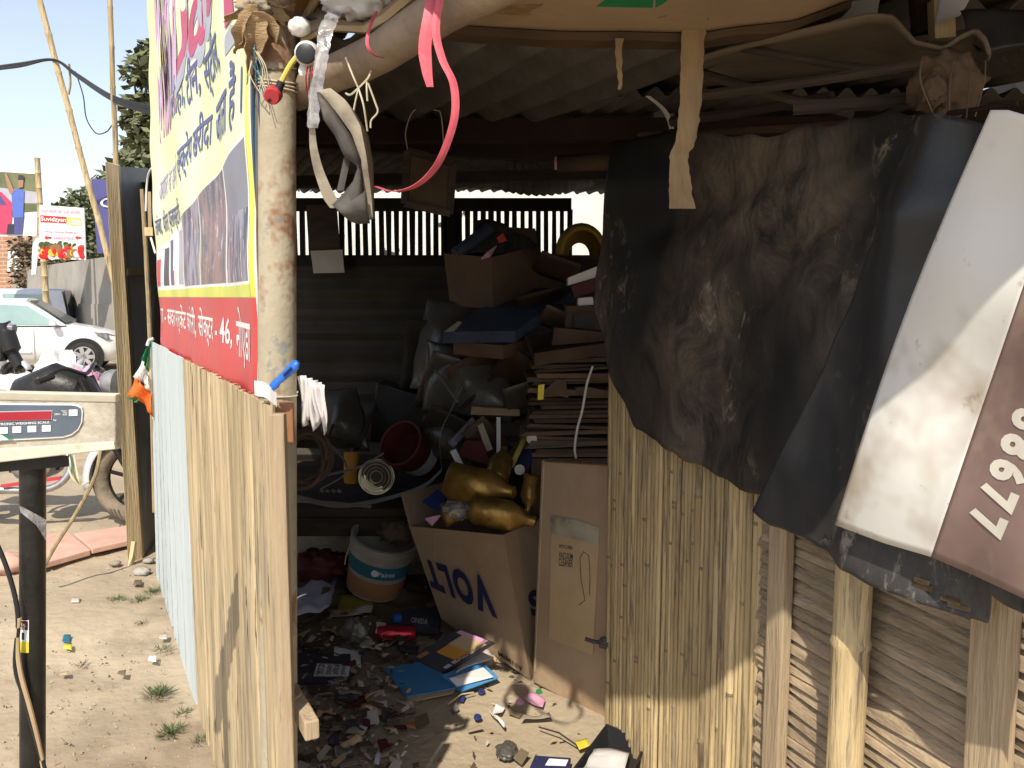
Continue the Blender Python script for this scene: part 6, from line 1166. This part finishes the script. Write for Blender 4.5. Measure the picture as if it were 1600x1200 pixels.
aprint([(10, 366), (22, 366), (22, 350), (12, 350)], 'print_dark', .03, 'car_wheel_print')
aprint([(22, 366), (34, 366), (37, 336), (21, 336)], 'print_navy', .03, 'trousers_print'); aprint([(20, 340), (36, 340), (38, 298), (28, 294), (18, 300)], 'shirt_blue', .035, 'shirt_print')
aprint([(28, 294), (36, 292), (37, 276), (29, 275)], 'skin', .04, 'face_print'); aprint([(18, 304), (14, 300), (7, 272), (10, 270), (22, 298)], 'skin', .04, 'arm_print'); aprint([(28, 281), (37, 281), (37, 274), (29, 273)], 'print_dark', .045, 'hair_print')
vg = thing('vegetable_board', at(97, 405, 18.6), 'white grocery board with red lettering and a vegetable picture', 'sign board')
YV = 18.6
def vp(x, y_, d=0): return at(x, y_, YV - d)
def vprint(pts, m, d, nm='print'): B().prism([vp(x, y_, d) for x, y_ in pts], (0, .004, 0)).obj(nm, m, vg)
B().prism([vp(60, 404), vp(134, 406), vp(131, 325), vp(62, 320)], (0, .04, 0)).obj('panel', 'print_white', vg)
vprint([(63, 347), (104, 349), (104, 339), (63, 336)], 'print_red', .01, 'red_stripe'); vprint([(104, 351), (127, 353), (127, 341), (104, 339)], 'print_lime', .01, 'green_stripe')
def vtext(s_, x0, y0, x1, y1, m, sk=0): lettering(s_, quad(vp(x0, y0, .016), vp(x1, y0 + sk, .016), vp(x1, y1 + sk, .016), vp(x0, y1, .016)), m, vg)
vtext('Suvidzyan', 64, 347, 103, 338, 'print_white', 2); vtext('.com', 105, 350, 126, 342, 'print_white', 2); vtext('सस्ते सब्जी और ताजी सब्जियां', 65, 334, 125, 325, 'print_pink', 3); vtext('Free Home Delivery', 71, 364, 123, 360, 'print_crimson', 2); vtext('8448097004', 83, 374, 114, 369, 'print_pink', 1)
for x0, x1 in ((69, 80), (117, 127)): vprint([(x0, 371), (x0 + 4, 368), (x0 + 4, 369.5), (x1, 370), (x1, 373), (x0 + 4, 373), (x0 + 4, 375)], 'print_red', .012, 'arrow')
for i in range(80):
    x = rnd(65, 129); y_ = rnd(386, 401) if i > 16 else rnd(380, 388); r_ = rnd(.045, .09)
    m = random.choice(['print_red', 'orange', 'yellow', 'print_red', 'terracotta', 'paper']) if i > 16 else 'leaf'
    B().lathe(vp(x, y_, .004 + .0004 * i), vp(x, y_, .006 + .0004 * i), [(0, r_), (1, r_ * .8)], 9).obj('vegetable_print', m, vg)
bb = thing('blue_board', at(157, 395, 10.0), 'dark blue sign board edge with a white letter behind the framed board', 'sign board')
B().prism([at(152, 396, 10), at(230, 392, 10), at(230, 280, 10), at(143, 280, 10)], (0, .03, 0)).obj('panel', 'print_navy', bb); lettering('C', quad(at(156, 324, 9.985), at(176, 324, 9.985), at(178, 309, 9.985), at(157, 309, 9.985)), 'print_white', bb)
B().bar(at(200, 392, 10.05), V((at(200, 392, 10.05).x, 10.05, 0)), .06, .06).obj('post', 'batten', bb)
sw = thing('small_notice', at(24, 424, 32.7), 'small white notice on the brick wall', 'notice'); B().prism([at(11, 424, 32.7), at(34, 425, 32.7), at(35, 393, 32.7), at(13, 391, 32.7)], (0, .05, 0)).obj('panel', 'print_white', sw)
lettering('दुकान', quad(at(16, 402, 32.68), at(31, 402, 32.68), at(31, 397, 32.68), at(16, 397, 32.68)), 'print_navy', sw)
for i in range(3): B().bar(at(14, 409 + 4 * i, 32.68), at(33, 409.5 + 4 * i, 32.68), .02, .02).obj('ruled_line', 'print_grey', sw)
B().prism([at(49, 430, 19.4), at(56, 428, 19.1), at(61, 372, 19.1), at(51, 372, 19.4)], (0, .03, 0)).obj('side_board', 'print_white', label='narrow white board seen edge-on behind the bamboo pole', cat='board')
# ---------------------------------------------------------------- trees
def tree(name, base, h, clumps, leafm, lab, nl=1500, ls=.10, trunk=.12, cat='tree'):
    base = V(base); t = thing(name, base, lab, cat); b = B(); top = base + V((rnd(-.2, .2), 0, h * .55))
    if trunk: b.tube([base, base.lerp(top, .5) + V((.08, 0, 0)), top], [trunk, trunk * .8, trunk * .55], 9)
    for c, r_ in clumps:
        if trunk: b.tube([top - V((0, 0, h * .12)), top.lerp(V(c), .5) + V((0, 0, .1)), V(c)], [trunk * .45, trunk * .3, trunk * .1], 6)
    if trunk: b.obj('trunk', 'bark', t, smooth=True)
    b = B()
    for c, r_ in clumps:
        n = int(nl * r_ ** 2)
        for i in range(n):
            d = V((random.gauss(0, 1), random.gauss(0, 1), random.gauss(0, 1))).normalized(); rr = r_ * rnd(.35, 1.0) ** .6 * (1 + .45 * nz(d * 2.2, 1, r_ * 9 + c[0]))
            p = V(c) + V((d.x, d.y, d.z * .8)) * rr; ax = V((rnd(-1, 1), rnd(-1, 1), rnd(-.9, .4))).normalized(); sd_ = ax.orthogonal().normalized(); L_ = ls * rnd(.6, 1.3); W_ = L_ * .28
            b.add([p, p + ax * L_ * .45 + sd_ * W_, p + ax * L_, p + ax * L_ * .45 - sd_ * W_], [(0, 1, 2, 3)])
    b.obj('crown', leafm, t); return t
random.seed(21)
def cl_(L, Y): return [(at(x, y_, Y + dy), r_) for x, y_, dy, r_ in L]
T1 = cl_([(226, 112, 0, .26), (208, 118, .1, .15), (250, 95, 0, .4), (232, 168, .1, .26), (208, 164, 0, .18), (196, 190, 0, .12), (240, 205, 0, .36), (212, 228, .1, .24), (197, 256, 0, .2), (258, 180, .2, .5), (238, 262, 0, .4), (178, 274, .2, .15)], 12.0)
tree('leafy_tree', at(262, 463, 12.3) * V((1, 1, 0)) if False else V((at(262, 463, 12.3).x, 12.3, 0)), 4.6, T1, 'leaf_pale', 'leafy tree rising behind the framed board and banner', 2300, .15)
T2 = cl_([(150, 330, 0, .9), (125, 335, .3, .7), (108, 345, 0, .6), (165, 300, 0, .6), (140, 375, 0, 1.0), (170, 360, 0, 1.0), (112, 385, .5, .7), (100, 330, 0, .35)], 24.0)
tree('bushy_tree', V((at(150, 463, 24.3).x, 24.3, 0)), 4.5, T2, 'leaf_pale', 'bushy tree behind the vegetable board and boundary wall', 1500, .2)
T3 = cl_([(40, 385, 0, .5), (52, 395, 0, .55), (48, 420, 0, .6), (40, 440, 0, .45), (60, 405, 0, .5), (75, 415, -1, .5), (95, 408, -2, .4)], 27.5)
tree('dry_shrub', V((at(48, 463, 27.5).x, 27.5, 0)), 3.0, T3, 'leaf_dry', 'dry brown creeper hanging over the brick wall corner', 700, .2, trunk=.05, cat='shrub')
T4 = cl_([(1400, 12, 0, .35), (1425, 25, .1, .25), (1380, -10, 0, .4), (1300, 10, .2, .3)], 6.5)
tree('back_tree', V((at(1400, 0, 7.0).x, 9.2, 0)), 4.0, T4, 'leaf_vivid', 'bright green tree glimpsed above the roof at the top right', 1500, .11, trunk=.06)
T5 = cl_([(480, 292, 0, .22), (560, 294, 0, .22), (610, 292, 0, .2), (650, 290, 0, .2)], 7.6)
tree('green_shrub', V((at(560, 463, 7.8).x, 7.8, 0)), 2.4, T5, 'leaf_vivid', 'green shrub behind the plaster wall seen over the grille', 2500, .07, trunk=.03, cat='shrub')
